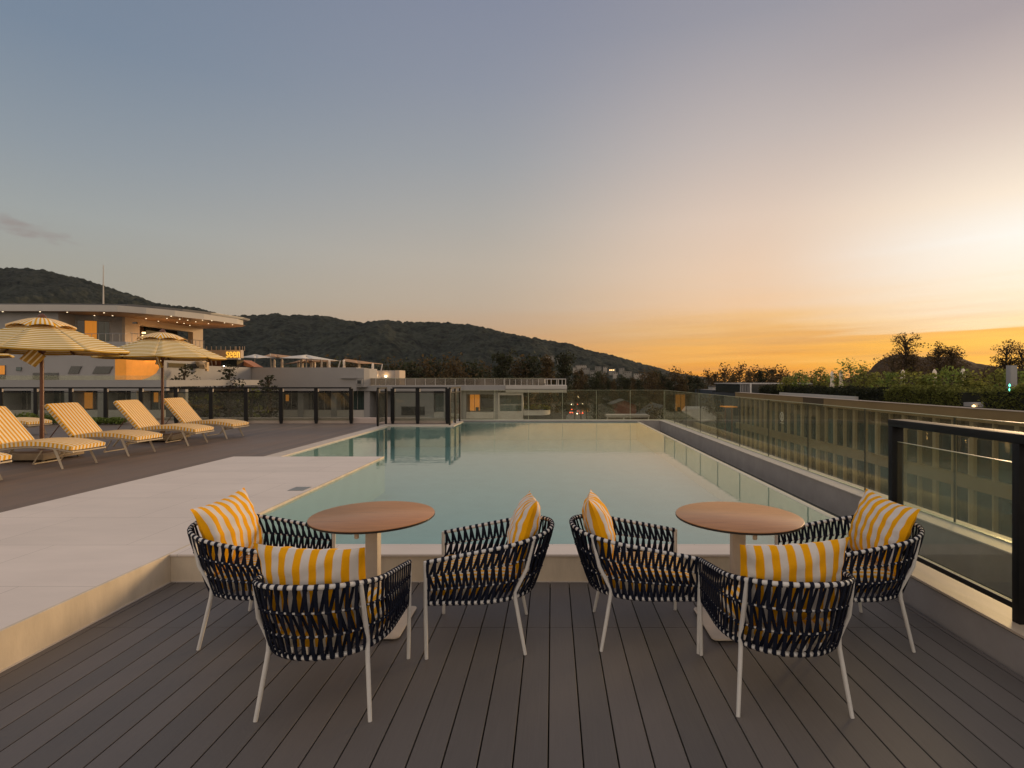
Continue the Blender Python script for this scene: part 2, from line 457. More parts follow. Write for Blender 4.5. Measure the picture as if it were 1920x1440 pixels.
# composite boards of the sunken deck
def board_mat(name, base, pitch, axis, x0, gain=1.0):
    m = bpy.data.materials.new(name); m.use_nodes = True
    t = m.node_tree; b = t.nodes['Principled BSDF']
    b.inputs['Roughness'].default_value = .55; b.inputs['Specular IOR Level'].default_value = .35
    tcn = t.nodes.new('ShaderNodeTexCoord'); sp = t.nodes.new('ShaderNodeSeparateXYZ'); t.links.new(tcn.outputs['Object'], sp.inputs[0])
    idx = M_('FLOOR', M_('DIVIDE', M_('SUBTRACT', sp.outputs[axis], x0, tree=t), pitch, tree=t), tree=t)
    wn = t.nodes.new('ShaderNodeTexWhiteNoise'); wn.noise_dimensions = '1D'; t.links.new(idx, wn.inputs['W'])
    mp = t.nodes.new('ShaderNodeMapping'); sc = [26, 26, 26]; sc[1 - axis] = 1.3; mp.inputs['Scale'].default_value = sc
    t.links.new(tcn.outputs['Object'], mp.inputs[0])
    nz = t.nodes.new('ShaderNodeTexNoise'); nz.inputs['Scale'].default_value = 3; nz.inputs['Detail'].default_value = 7
    t.links.new(mp.outputs[0], nz.inputs['Vector'])
    nl = t.nodes.new('ShaderNodeTexNoise'); nl.inputs['Scale'].default_value = 1.1; nl.inputs['Detail'].default_value = 5
    t.links.new(tcn.outputs['Object'], nl.inputs['Vector'])
    v = M_('ADD', M_('MULTIPLY_ADD', wn.outputs['Value'], .22, .70, tree=t), M_('ADD', M_('MULTIPLY', nz.outputs[0], .16, tree=t), M_('MULTIPLY', nl.outputs[0], .28, tree=t), tree=t), tree=t)
    hs = t.nodes.new('ShaderNodeHueSaturation'); hs.inputs['Color'].default_value = base
    t.links.new(M_('SUBTRACT', v, .10, tree=t), hs.inputs['Value'])
    t.links.new(M_('MULTIPLY_ADD', wn.outputs['Value'], .2, .9, tree=t), hs.inputs['Saturation'])
    t.links.new(hs.outputs[0], b.inputs['Base Color'])
    t.links.new(M_('MULTIPLY_ADD', nl.outputs[0], .35, .38, tree=t), b.inputs['Roughness'])
    bp = t.nodes.new('ShaderNodeBump'); bp.inputs['Strength'].default_value = .25; bp.inputs['Distance'].default_value = .003
    t.links.new(nz.outputs[0], bp.inputs['Height']); t.links.new(bp.outputs[0], b.inputs['Normal'])
    return m
BP = .1493
SX = -.0185
deck_m = board_mat('brown_composite_boards', (.136, .121, .114, 1), BP, 0, SX)
deck_up_m = board_mat('brown_composite_boards_upper', (.185, .138, .110, 1), .15, 0, 0)
mb = MB()
k0 = int(math.floor((-3.06 - SX) / BP)); k1 = int(math.floor((2.56 - SX) / BP))
for k in range(k0, k1 + 1):
    xa = max(SX + k * BP + .0034, -3.052); xb = min(SX + (k + 1) * BP - .0034, 2.555)
    if xb - xa < .02: continue
    ys = [-1.6, .6 + (k % 3) * .0, 3.487, 4.268]
    for a, b_ in zip(ys[:-1], ys[1:]):
        mb.box(xa, xb, a + .0012, b_ - .0012, -.024, 0)
struct('deck', mb, deck_m, bevel=.0018, seg=1)
mb = MB(); mb.box(-3.2, 2.7, -1.7, 4.35, -.30, -.045)
struct('deck_subfloor', mb, pmat('black_subfloor', (.01, .009, .008), .9, 0))

# upper terrace boards (run across, fine)
mb = MB()
y = -3.0
mb.box(-30, -5.80, -3.0, 17.10, -.4, .2235)
mb.box(-5.80, -5.26, 9.694, 17.10, -.4, .2235)
mb.box(-5.26, -3.24, 16.75, 17.10, -.4, .2235)
struct('terrace', mb, deck_up_m)
# pale stone platform
stone_m = bpy.data.materials.new('large_pale_slabs'); stone_m.use_nodes = True
t = stone_m.node_tree; b = t.nodes['Principled BSDF']; b.inputs['Roughness'].default_value = .6
tcn = t.nodes.new('ShaderNodeTexCoord'); nz = t.nodes.new('ShaderNodeTexNoise'); nz.inputs['Scale'].default_value = 1.3; nz.inputs['Detail'].default_value = 7; nz.inputs['Roughness'].default_value = .62
mp = t.nodes.new('ShaderNodeMapping'); mp.inputs['Scale'].default_value = (.7, 2.2, 1)
t.links.new(tcn.outputs['Object'], mp.inputs[0]); t.links.new(mp.outputs[0], nz.inputs['Vector'])
br = t.nodes.new('ShaderNodeTexBrick'); br.inputs['Scale'].default_value = 1; br.inputs['Brick Width'].default_value = 1.2; br.inputs['Row Height'].default_value = .9
br.inputs['Mortar Size'].default_value = .003; br.offset = .5
for i, c in ((1, (.70, .62, .56, 1)), (2, (.665, .59, .53, 1)), (3, (.46, .40, .35, 1))): br.inputs[i].default_value = c
t.links.new(tcn.outputs['Object'], br.inputs[0])
hs = t.nodes.new('ShaderNodeHueSaturation'); t.links.new(br.outputs[0], hs.inputs['Color'])
t.links.new(M_('MULTIPLY_ADD', nz.outputs[0], .34, .83, tree=t), hs.inputs['Value']); t.links.new(hs.outputs[0], b.inputs['Base Color'])
bp = t.nodes.new('ShaderNodeBump'); bp.inputs['Strength'].default_value = .12; t.links.new(nz.outputs[0], bp.inputs['Height']); t.links.new(bp.outputs[0], b.inputs['Normal'])
mb = MB(); mb.box(-5.80, -3.085, -3.0, 9.694, .195, ZK)
mb.box(-3.085, 2.57, 4.262, 4.53, .205, ZK)
struct('platform_paving', mb, stone_m, bevel=.003, seg=1)
mb = MB(); mb.box(-5.80, -3.085, -3.0, 9.69, -1.25, .195)
mb.box(-3.085, -3.060, -3.0, 9.70, -1.25, ZK + .001)      # rendered riser facing the deck and pool
struct('platform_base', mb, plaster, bevel=.002, seg=1)
mb = MB(); mb.box(-3.059, 2.569, 4.274, 4.504, -1.25, .205)
struct('pool_kerb', mb, plaster)
# thin pale bead where riser meets the boards
mb = MB(); mb.box(-3.06, -3.052, -1.6, 4.262, -.02, .006); mb.box(-3.05, 2.56, 4.266, 4.274, -.02, .006)
struct('deck_edge_bead', mb, white_cap)
# coping of the bay
mb = MB()
mb.box(-5.26, -4.95, 9.694, 16.20, -1.25, ZK)
mb.box(-5.26, -3.00, 16.203, 16.75, -1.25, ZK)
mb.box(-3.245, -3.00, 16.753, 18.04, -1.25, ZK)
struct('coping', mb, coping_m, bevel=.003, seg=1)
# upstand behind the fence
mb = MB(); mb.box(-30, -3.25, 17.104, 17.36, -3, .392)
struct('upstand', mb, pmat('pinkish_upstand', (.50, .41, .37), .7, .08, 2), bevel=.006)
# pool basin lining
mb = MB()
def quad(a, b, c, d): mb.add([a, b, c, d], [(0, 1, 2, 3)])
zf = -.42
mb.box(-4.95, 2.93, 4.3, 18.2, zf - .1, zf)
zt = ZW - .002
mb.box(-3.060, -3.052, 4.50, 9.70, zf, zt)
mb.box(-3.05, 2.93, 4.504, 4.512, zf, zt)
mb.box(-4.95, -3.06, 9.696, 9.704, zf, zt)
mb.box(-4.95, -4.942, 9.704, 16.20, zf, zt)
mb.box(-4.94, -3.0, 16.192, 16.20, zf, zt)
mb.box(-3.0, -2.992, 16.2, 18.04, zf, zt)
mb.box(-2.99, 2.85, 18.03, 18.04, zf, zt)
struct('pool_basin', mb, pool_tile)
mb = MB(); mb.box(2.85, 2.93, 4.504, 18.04, -1.2, ZW + .004)
struct('infinity_edge', mb, pmat('pale_weir_tile', (.60, .55, .42), .3, .05, 6), bevel=.004)
# water
wm = bpy.data.materials.new('pool_water'); wm.use_nodes = True
t = wm.node_tree; t.nodes.clear()
o_ = t.nodes.new('ShaderNodeOutputMaterial')
tr = t.nodes.new('ShaderNodeBsdfTransparent'); tr.inputs[0].default_value = (.72, .88, .87, 1)
gl = t.nodes.new('ShaderNodeBsdfGlossy'); gl.inputs['Roughness'].default_value = .012; gl.inputs['Color'].default_value = (.97, .97, .97, 1)
fr = t.nodes.new('ShaderNodeFresnel'); gg = t.nodes.new('ShaderNodeNewGeometry')
t.links.new(M_('MULTIPLY_ADD', gg.outputs['Backfacing'], 1 / 1.54 - 1.54, 1.54), fr.inputs[0])
mx = t.nodes.new('ShaderNodeMixShader')
tcn = t.nodes.new('ShaderNodeTexCoord')
mp = t.nodes.new('ShaderNodeMapping'); mp.inputs['Scale'].default_value = (1.2, 3.6, 1); t.links.new(tcn.outputs['Object'], mp.inputs[0])
nz = t.nodes.new('ShaderNodeTexNoise'); nz.inputs['Scale'].default_value = 2.0; nz.inputs['Detail'].default_value = 3; t.links.new(mp.outputs[0], nz.inputs['Vector'])
nzb = t.nodes.new('ShaderNodeTexNoise'); nzb.inputs['Scale'].default_value = .35; nzb.inputs['Detail'].default_value = 2; t.links.new(tcn.outputs['Object'], nzb.inputs['Vector'])
bp = t.nodes.new('ShaderNodeBump'); bp.inputs['Strength'].default_value = .6; bp.inputs['Distance'].default_value = .0032
t.links.new(M_('MULTIPLY', nz.outputs[0], M_('MULTIPLY_ADD', nzb.outputs[0], 3.0, -.9, clamp=True, tree=t), tree=t), bp.inputs['Height'])
t.links.new(bp.outputs[0], gl.inputs['Normal']); t.links.new(bp.outputs[0], fr.inputs['Normal'])
t.links.new(fr.outputs[0], mx.inputs[0]); t.links.new(tr.outputs[0], mx.inputs[1]); t.links.new(gl.outputs[0], mx.inputs[2]); t.links.new(mx.outputs[0], o_.inputs[0])
mb = MB()
P = [(-3.06, 4.504), (2.85, 4.504), (2.85, 18.04), (-3.0, 18.04), (-3.0, 16.2), (-4.95, 16.2), (-4.95, 9.70), (-3.06, 9.70)]
mb.add([(x, y, ZW) for x, y in P], [tuple(range(8))])
struct('water', mb, wm, smooth=False)
# gutter + parapet
mb = MB(); mb.box(2.93, 3.64, -3, 18.04, -1.3, -.11)
struct('gutter', mb, gutter_m)
mb = MB(); mb.box(3.64, 3.96, -3, 18.06, -17, .235); mb.box(-3.245, 3.96, 18.06, 18.42, -17, .235)
struct('parapet', mb, grey_plaster)
mb = MB(); mb.box(3.625, 3.97, -3, 18.045, .2355, .25); mb.box(-3.25, 3.97, 18.045, 18.43, .2355, .25)
struct('parapet_cap', mb, white_cap, bevel=.002, seg=1)
# low wall on the right of the deck
mb = MB(); mb.box(2.575, 2.85, -3, 4.504, -1.3, .200)
struct('side_wall', mb, grey_plaster)
mb = MB(); mb.box(2.565, 2.862, -3, 4.500, .208, ZK)
struct('side_wall_cap', mb, beige_cap, bevel=.002, seg=1)
# ground far below
mb = MB(); mb.box(-4000, 4000, -1500, 5000, -17.2, -16)
struct('ground', mb, grass_m)

# ------------------------------------------------------------------ woven armchair
def rail_pt(th, kind):
    """plan of the U-shaped rails; th in [0,1] from front right (+x) round the back to front left.
       kind 0 = arm rail ... 3 = bottom rail"""
    f = kind / 3.0
    w = .305 * (1 - f) + .290 * f
    yb = -.372 * (1 - f) + -.250 * f
    y1 = -.04 * (1 - f) + .09 * f
    yf = .37
    bulge = .012 * math.sin(f * PI)
    w += bulge * .4; yb -= bulge
    ls = yf - y1
    arc = (w + (y1 - yb)) * 1.60
    L = 2 * ls + arc
    s_ = th * L
    if s_ < ls:
        x, y = w, yf - s_
    elif s_ > L - ls:
        x, y = -w, yf - (L - s_)
    else:
        a = (s_ - ls) / arc * PI
        e = .93
        x = w * (abs(math.cos(a)) ** e) * (1 if math.cos(a) >= 0 else -1)
        y = y1 - (y1 - yb) * (math.sin(a) ** e)
    ztop = .56 + .185 * (yf - y)
    zbot = .318 + .02 * max(0, (.1 - y))
    z = ztop * (1 - f) + zbot * f
    return Vector((x, y, z))
# uniform re-sampling
def rail_table(kind, n):
    raw = [rail_pt(i / 800.0, kind) for i in range(801)]
    cum = [0]
    for a, b_ in zip(raw[:-1], raw[1:]): cum.append(cum[-1] + (b_ - a).length)
    L = cum[-1]; res = []; j = 0
    for i in range(n + 1):
        s_ = L * i / n
        while j < 799 and cum[j + 1] < s_: j += 1
        u = (s_ - cum[j]) / max(1e-9, cum[j + 1] - cum[j])
        res.append(raw[j].lerp(raw[j + 1], min(1, max(0, u))))
    return res
def pad_mesh(w, d, h, z0, y0, sag=.0, per=None, uvy=False):
    """soft box cushion with a crowned top; stripes along its depth"""
    mb = MB(); nx, ny = 14, 14
    def P_(i, j, top):
        u = i / nx * 2 - 1; v = j / ny * 2 - 1
        e = max(abs(u), abs(v))
        rr = 1 - .06 * (abs(u) ** 8) * (abs(v) ** 8)
        y = y0 + v * d / 2 * rr
        lim_ = w / 2 if y > .09 else w / 2 * math.sqrt(max(.12, 1 - ((.09 - y) / .335) ** 2))
        x = u * lim_ * rr
        dz = .018 * (1 - u * u) * (1 - v * v)
        edge = .014 * (e ** 14)
        return (x, y, z0 + h + dz - edge) if top else (x, y, z0 - .2 * dz + edge)
    for top in (True, False):
        vs = [P_(i, j, top) for j in range(ny + 1) for i in range(nx + 1)]
        fs = []; uv = []
        for j in range(ny):
            for i in range(nx):
                a = j * (nx + 1) + i
                f = (a, a + 1, a + nx + 2, a + nx + 1)
                if not top: f = f[::-1]
                fs.append(f); uv.append([(vs[q][0], vs[q][1]) for q in f])
        mb.add(vs, fs, 0, uv)
    per_ = [(i, 0) for i in range(nx)] + [(nx, j) for j in range(ny)] + [(i, ny) for i in range(nx, 0, -1)] + [(0, j) for j in range(ny, 0, -1)]
    m_ = len(per_)
    vs = []
    for (i, j) in per_:
        a = Vector(P_(i, j, False)); b_ = Vector(P_(i, j, True)); mid = (a + b_) / 2
        out_ = Vector((mid.x, mid.y - y0, 0)); out_.normalize()
        vs += [a, mid + out_ * .008, b_]
    fs = []; uv = []
    for q in range(m_):
        q2 = (q + 1) % m_
        for l in range(2):
            f = (q * 3 + l, q2 * 3 + l, q2 * 3 + l + 1, q * 3 + l + 1)
            fs.append(f)
            side = per_[q][0] in (0, nx) and per_[q2][0] in (0, nx) and per_[q][0] == per_[q2][0]
            uv.append([((vs[z][1] if side else vs[z][0]), vs[z][2]) for z in f])
    mb.add(vs, fs, 0, uv)
    return mb

NW = 42
def make_armchair():
    root = thing('woven_armchair', 'x', 'armchair')
    tabs = [rail_table(k, NW * 8) for k in range(4)]
    fr_ = MB()
    top = tabs[0][::4]; bot = tabs[3][::4]
    fr_.tube(top, .0115, 10)
    fr_.build('arm_rail', white_metal, root)
    b2 = MB(); b2.tube(bot, .011, 10)
    b2.tube([(-.29, .30, .33), (.29, .30, .33)], .010, 8); b2.tube([(-.28, -.02, .33), (.28, -.02, .33)], .010, 8)
    b2.build('seat_frame', white_metal, root)
    m2 = MB()
    for k in (1, 2): m2.tube(tabs[k][::4], .0048, 6)
    m2.build('middle_rods', white_metal, root)
    for s_ in (1, -1):
        l = MB(); l.tube([(s_ * .305, .372, .566), (s_ * .303, .372, .30), (s_ * .299, .368, .0)], [.0118, .0118, .0105], 10)
        l.build('leg', white_metal, root)
        l = MB()
        # point on the arm rail where the rear leg leaves it
        tp = min(tabs[0], key=lambda p: (p.y + .25) ** 2 + (p.x - s_ * .235) ** 2)
        bt = min(tabs[3], key=lambda p: (p.y + .13) ** 2 + (p.x - s_ * .225) ** 2)
        bt = bt + Vector((s_ * .010, -.012, .005)); tp2 = tp + Vector((s_ * .003, 0, -.004))
        mid = (tp2 + bt) / 2 + Vector((s_ * .008, -.016, 0))
        l.tube([tp2, mid, bt + Vector((0, 0, .03)), bt + Vector((0, -.004, -.02)), (s_ * .272, -.205, 0)], [.0112, .0118, .0118, .0118, .010], 10)
        l.build('leg', white_metal, root)
    # rope weave
    w_ = MB()
    rng = random.Random(3)
    def pt(k, u):
        i = max(0, min(NW * 8, u * 8)); i0 = int(i); i1 = min(NW * 8, i0 + 1)
        return tabs[k][i0].lerp(tabs[k][i1], i - i0)
    for lev in range(3):
        for i in range(NW + 1):
            u0 = .35 + i * (NW - .7) / NW
            tan = (pt(lev, min(NW, u0 + .3)) - pt(lev, max(0, u0 - .3))).normalized()
            down = (pt(lev + 1, u0) - pt(lev, u0)).normalized()
            nrm = tan.cross(down).normalized()
            ctr = Vector((0, .05, nrm.z))
            if nrm.dot(pt(lev, u0) - Vector((0, .05, pt(lev, u0).z))) < 0: nrm = -nrm
            # sleeve wrapped round the rail
            sl_ = (.0175 if lev == 0 else .026) * rng.uniform(.9, 1.1)
            if lev == 0:
                w_.tube([pt(0, u0) - tan * sl_ / 2, pt(0, u0) + tan * sl_ / 2], .0150, 9)
            else:
                w_.tube([pt(lev, u0) - tan * sl_ / 2 + nrm * .001, pt(lev, u0) + nrm * .004, pt(lev, u0) + tan * sl_ / 2 + nrm * .001], [.0075, .0098, .0075], 7)
            if lev == 2:
                w_.tube([pt(3, u0) - tan * .008, pt(3, u0) + tan * .008], .0145, 9)
            rr = .0118 if lev == 0 else .006
            re = .0118 if lev == 2 else .006
            sgn = 1 if lev % 2 == 0 else -1
            a0 = pt(lev, u0 + sgn * .06); a1 = pt(lev + 1, min(NW, max(0, u0 + sgn * .14)))
            j = rng.uniform(-.03, .03)
            w_.tube([a0 + nrm * rr, a0.lerp(a1, .5) + nrm * (.5 * (rr + re) + .002), a1 + nrm * re], .0036, 6, ref=tan, w=2.45)
            c1 = pt(lev + 1, min(NW, max(0, u0 + sgn * (.78 + j))))
            if 0 <= u0 + sgn * .78 <= NW:
                w_.tube([a0 - nrm * rr, a0.lerp(c1, .5) - nrm * (.5 * (rr + re)), c1 - nrm * re], .0036, 6, ref=tan, w=2.3)
    w_.build('rope_weave', rope, root)
    pad_mesh(.535, .56, .092, .338, .078).build('seat_cushion', pad_m, root, ang=1.2)
    return root

def make_pillow(seed):
    """square throw pillow standing on its lower edge, origin at that edge; faces +y"""
    rng = random.Random(seed)
    mb = MB(); n = 26; W = .525; Hh = .455
    ph = [rng.uniform(0, 6) for _ in range(6)]
    def P_(i, j, s_):
        u = i / n * 2 - 1; v = j / n * 2 - 1
        pull = 1 - .075 * (1 - u * u) if True else 1
        x = u * W / 2 * (1 - .065 * (1 - v * v) * abs(u) ** 2)
        z = v * Hh / 2 * (1 - .085 * (1 - u * u) * abs(v) ** 2)
        th = .088 * ((1 - abs(u) ** 2.3) * (1 - abs(v) ** 2.3)) ** .62
        wr = .0035 * math.sin(9 * u + 4 * v + ph[0]) + .0028 * math.sin(14 * v - 5 * u + ph[1]) + .0022 * math.sin(21 * u + ph[2])
        cr = .007 * math.sin(16 * math.atan2(v, u) + ph[4]) * (max(abs(u), abs(v)) ** 3)
        y = s_ * (th + (wr + cr) * min(1, th * 22))
        y += -.018 * (v * v) + .012 * u * u
        return (x, y, z + Hh / 2)
    for s_ in (1, -1):
        vs = [P_(i, j, s_) for j in range(n + 1) for i in range(n + 1)]
        fs = []; uv = []
        for j in range(n):
            for i in range(n):
                a = j * (n + 1) + i
                f = (a, a + 1, a + n + 2, a + n + 1)
                if s_ > 0: f = f[::-1]
                fs.append(f); uv.append([((q % (n + 1)) / n * W + .4 * W / 7.2, vs[q][2]) for q in f])
        mb.add(vs, fs, 0, uv)
    return mb

CHAIRS = [  # x, y, heading (front direction, degrees clockwise from +y), label
    (-1.92, 3.47, 90, 'far left woven armchair against the pale riser, its pillow with one peak raised high', 7),
    (-1.137, 2.733, 0, 'armchair seen from behind in front of the left round table, low striped pillow', 0),
    (-.375, 3.408, -92, 'armchair right of the left round table with its back to the middle gap, facing left', -2),
    (.495, 3.455, 90, 'armchair left of the right round table with its back to the middle gap, facing right', 2),
    (1.168, 2.765, 1, 'armchair seen from behind in front of the right round table', 0),
    (1.945, 3.445, -90, 'woven armchair beside the black framed glass on the right, facing the right table', -4),
]
CH_GROUP = 'navy rope armchairs around the two tables'
base_chair = make_armchair()
pillows = ['striped pillow standing tall with a raised corner in the far left armchair',
           'striped pillow peeking over the armchair back in front of the left table',
           'striped pillow seen edge-on in the armchair right of the left table',
           'striped pillow seen edge-on in the armchair left of the right table',
           'striped pillow over the armchair back in front of the right table',
           'striped pillow with a peaked corner in the armchair by the black framed glass']
for i, (x, y, hd, lab, pr) in enumerate(CHAIRS):
    rz = -R(hd)
    if i == 0:
        c = base_chair; c.location = (x, y, 0); c.rotation_euler = (0, 0, rz); c['label'] = lab; c['group'] = CH_GROUP
    else:
        c = dup(base_chair, (x, y, 0), rz, lab, CH_GROUP)
    pl = make_pillow(20 + i).build('pillow', pillow_m, ang=2.0, label=pillows[i], cat='pillow', group='yellow and white striped pillows on the armchairs')
    fwd = Vector((math.sin(R(hd)), math.cos(R(hd)), 0)); side = Vector((math.cos(R(hd)), -math.sin(R(hd)), 0))
    roll = [4, 2, 5, -5, -4, -3][i]; lean = [18, 17, 15, 15, 16, 18][i]; dz = [-.004, -.008, 0, 0, 0, -.004][i]
    yaw = [-6, -2, 4, -4, 3, 5][i]
    off = fwd * (-.130) + side * ([-.055, .0, .0, .0, .0, .055][i])
    pl.matrix_world = Matrix.Translation(Vector((x, y, .432 + dz)) + off) @ Matrix.Rotation(rz + R(yaw), 4, 'Z') @ Matrix.Rotation(R(lean), 4, 'X') @ Matrix.Rotation(R(roll), 4, 'Y') @ Matrix.Diagonal((.96, 1, .97, 1) if i in (0, 5) else (1, 1, 1, 1))

# ------------------------------------------------------------------ round tables
def make_table():
    root = thing('round_table', 'x', 'table')
    m = MB(); m.lathe([(.0, .7205), (.3985, .7205), (.3985, .7238), (.397, .725), (0, .725)], 72, caps=False)
    m.build('tabletop', wood_top, root)
    m = MB(); m.lathe([(.0, .7095), (.399, .7095), (.4005, .7110), (.4005, .7195), (.399, .7203), (0, .7203)], 72, caps=False)
    m.build('tabletop_edge', black_edge, root)
    m = MB(); m.lathe([(.0, .668), (.12, .670), (.26, .684), (.36, .697), (.397, .7075), (0, .709)], 64, caps=False)
    m.build('underframe', cream_metal, root)
    m = MB(); m.box(-.04, .04, -.04, .04, .012, .672)
    m.build('column', cream_metal, root, bevel=.004)
    m = MB(); q = .236; r = .035; pts = []
    for cx_, cy_, a0 in ((q - r, q - r, 0), (-q + r, q - r, 90), (-q + r, -q + r, 180), (q - r, -q + r, 270)):
        for k in range(7): a = R(a0 + k * 15); pts.append((cx_ + r * math.cos(a), cy_ + r * math.sin(a)))
    m.prism(pts, .012, .020)
    m.build('base_plate', cream_metal, root, bevel=.002)
    for sx in (-1, 1):
        for sy in (-1, 1):
            m = MB(); m.lathe([(.016, 0), (.018, .004), (.012, .012)], 12, sx * .20, sy * .20)
            m.build('foot', black_edge, root)
    m = MB(); m.lathe([(.012, .655), (.014, .66), (.014, .69)], 10, .0, -.30)
    m.build('knob', cream_metal, root)
    return root
tb = make_table(); tb.location = (-1.190, 3.54, 0); tb['label'] = 'left one of the two round brown tables, between three armchairs'
tb['group'] = 'round tables on the sunken deck'
dup(tb, (1.222, 3.52, 0), 0, 'right one of the two round brown tables, nearer the black framed glass', 'round tables on the sunken deck')

# ------------------------------------------------------------------ sun loungers
def make_lounger():
    """foot end at +x, origin on the ground under the hinge; length 1.9"""
    root = thing('sun_lounger', 'x', 'sun lounger')
    W = .64; T = .085
    L = 1.17
    # seat mattress (slightly arched), as a striped prism along x
    def slab(path, W, T, name, par):
        mb = MB(); n = len(path)
        # frame vectors
        pts = []
        s_ = 0; cum = [0]
        for a, b_ in zip(path[:-1], path[1:]): cum.append(cum[-1] + math.hypot(b_[0] - a[0], b_[1] - a[1]))
        for i, p in enumerate(path):
            a = path[max(0, i - 1)]; b_ = path[min(n - 1, i + 1)]
            tx, tz = b_[0] - a[0], b_[1] - a[1]; l = math.hypot(tx, tz); tx /= l; tz /= l
            pts.append((p[0], p[1], -tz, tx))
        nw = 6; yy = [-W / 2 + W * k / nw for k in range(nw + 1)]
        def V(i, k, top):
            x, z, nx, nz = pts[i]
            e = .012 * (abs(yy[k]) / (W / 2)) ** 8
            h = (T - e) if top else e * .5
            if i in (0, n - 1): h = h - .010 if top else h + .008
            return (x + nx * h, yy[k], z + nz * h)
        for top in (True, False):
            vs = [V(i, k, top) for i in range(n) for k in range(nw + 1)]; fs = []; uv = []
            for i in range(n - 1):
                for k in range(nw):
                    a = i * (nw + 1) + k; f = (a, a + nw + 1, a + nw + 2, a + 1)
                    if not top: f = f[::-1]
                    fs.append(f); uv.append([(vs[q][1] + .01, 0) for q in f])
            mb.add(vs, fs, 0, uv)
        for k in (0, nw):
            vs = []
            for i in range(n): vs += [V(i, k, False), V(i, k, True)]
            fs = []; uv = []
            for i in range(n - 1):
                f = (2 * i, 2 * i + 2, 2 * i + 3, 2 * i + 1)
                u = {2 * i: cum[i], 2 * i + 1: cum[i], 2 * i + 2: cum[i + 1], 2 * i + 3: cum[i + 1]}
                fs.append(f); uv.append([(u[q], 0) for q in f])
            mb.add(vs, fs, 0, uv)
        for i in (0, n - 1):
            vs = []
            for k in range(nw + 1): vs += [V(i, k, False), V(i, k, True)]
            fs = [(2 * k, 2 * k + 2, 2 * k + 3, 2 * k + 1) for k in range(nw)]
            mb.add(vs, fs, 0, [[(vs[q][1] + .01, 0) for q in f] for f in fs])
        bm_o = mb.build(name, lounge_m, par, ang=.6)
        return bm_o
    zs = .335
    seat = [(.0 + L * t_, zs - .045 + .075 * math.sin(PI * (t_ * .9 + .05)) - .02 * t_ + .0 * t_) for t_ in [i / 14 for i in range(15)]]
    slab(seat, W, T, 'mattress', root)
    a = R(49); Lb = .79
    back = [(-.015 - math.cos(a) * Lb * t_, seat[0][1] + .012 + math.sin(a) * Lb * t_) for t_ in [i / 8 for i in range(9)]][::-1]
    slab(back, W, T, 'back_mattress', root)
    for s_ in (-1, 1):
        f = MB()
        f.tube([(p[0], s_ * (W / 2 - .02), p[1] - .018) for p in seat] + [(L + .02, s_ * (W / 2 - .02), seat[-1][1] - .015)], .015, 8, ref=(0, 1, 0), w=.9)
        f.tube([(-.02, s_ * (W / 2 - .02), seat[0][1] - .018), (-.45, s_ * (W / 2 - .02), seat[0][1] - .07), (-.70, s_ * (W / 2 - .02), seat[0][1] - .10)], .015, 8)
        f.build('side_rail', lounger_frame_m, root)
        f = MB(); f.tube([(p[0], s_ * (W / 2 - .035), p[1] - .015) for p in back], .013, 8)
        f.build('back_frame', lounger_frame_m, root)
        f = MB(); f.tube([(L - .27, s_ * (W / 2 - .02), .31), (L - .13, s_ * (W / 2 - .005), .0)], [.026, .018], 4, ref=(1, 0, 0))
        f.build('leg', lounger_frame_m, root)
        f = MB(); f.tube([(-.32, s_ * (W / 2 - .02), .26), (-.52, s_ * (W / 2 - .005), .0)], [.026, .018], 4, ref=(1, 0, 0))
        f.build('leg', lounger_frame_m, root)
        f = MB(); f.tube([(-.30, s_ * .20, seat[0][1] + .32), (-.62, s_ * .20, .21)], .009, 6)
        f.build('back_strut', teak, root)
    f = MB()
    f.tube([(L - .2, -W / 2 + .03, .25), (L - .2, W / 2 - .03, .25)], .012, 6)
    f.tube([(L + .01, -W / 2 + .02, .262), (L + .01, W / 2 - .02, .262)], .012, 6)
    f.tube([(L - .12, -W / 2 + .03, .26), (L - .34, -W / 4, .20), (L - .34, W / 4, .20), (L - .12, W / 2 - .03, .26)], .010, 6)
    f.tube([(L - .5, -.26, .285), (L - .66, -.24, .07), (L - .66, .24, .07), (L - .5, .26, .285)], .012, 6)
    f.build('cross_bars', lounger_frame_m, root)
    return root
lg = make_lounger()
LG = 'striped sun loungers on the upper terrace'
LX = -8.70
rows = [(7.10, 'sun lounger cut off by the left edge of the photo, only its foot end seen'),
        (8.62, 'nearest full sun lounger, its head cut by the photo edge, by the parasol base'),
        (10.02, 'second sun lounger, raised back just right of the first parasol pole'),
        (11.50, 'third sun lounger, in front of the right parasol pole'),
        (12.87, 'farthest front row sun lounger, right of the right parasol pole')]
for i, (y_, lab) in enumerate(rows):
    if i == 0: o = lg; o.location = (LX, y_, ZK); o['label'] = lab; o['group'] = LG
    else: o = dup(lg, (LX + (0, .02, -.03, .01, .02)[i], y_, ZK), R((0, .6, -1.0, .8, -1.2)[i]), lab, LG)
dup(lg, (-14.05, 13.4, ZK), 0, 'back row sun lounger by the fence, foot end seen behind the first parasol pole', LG)

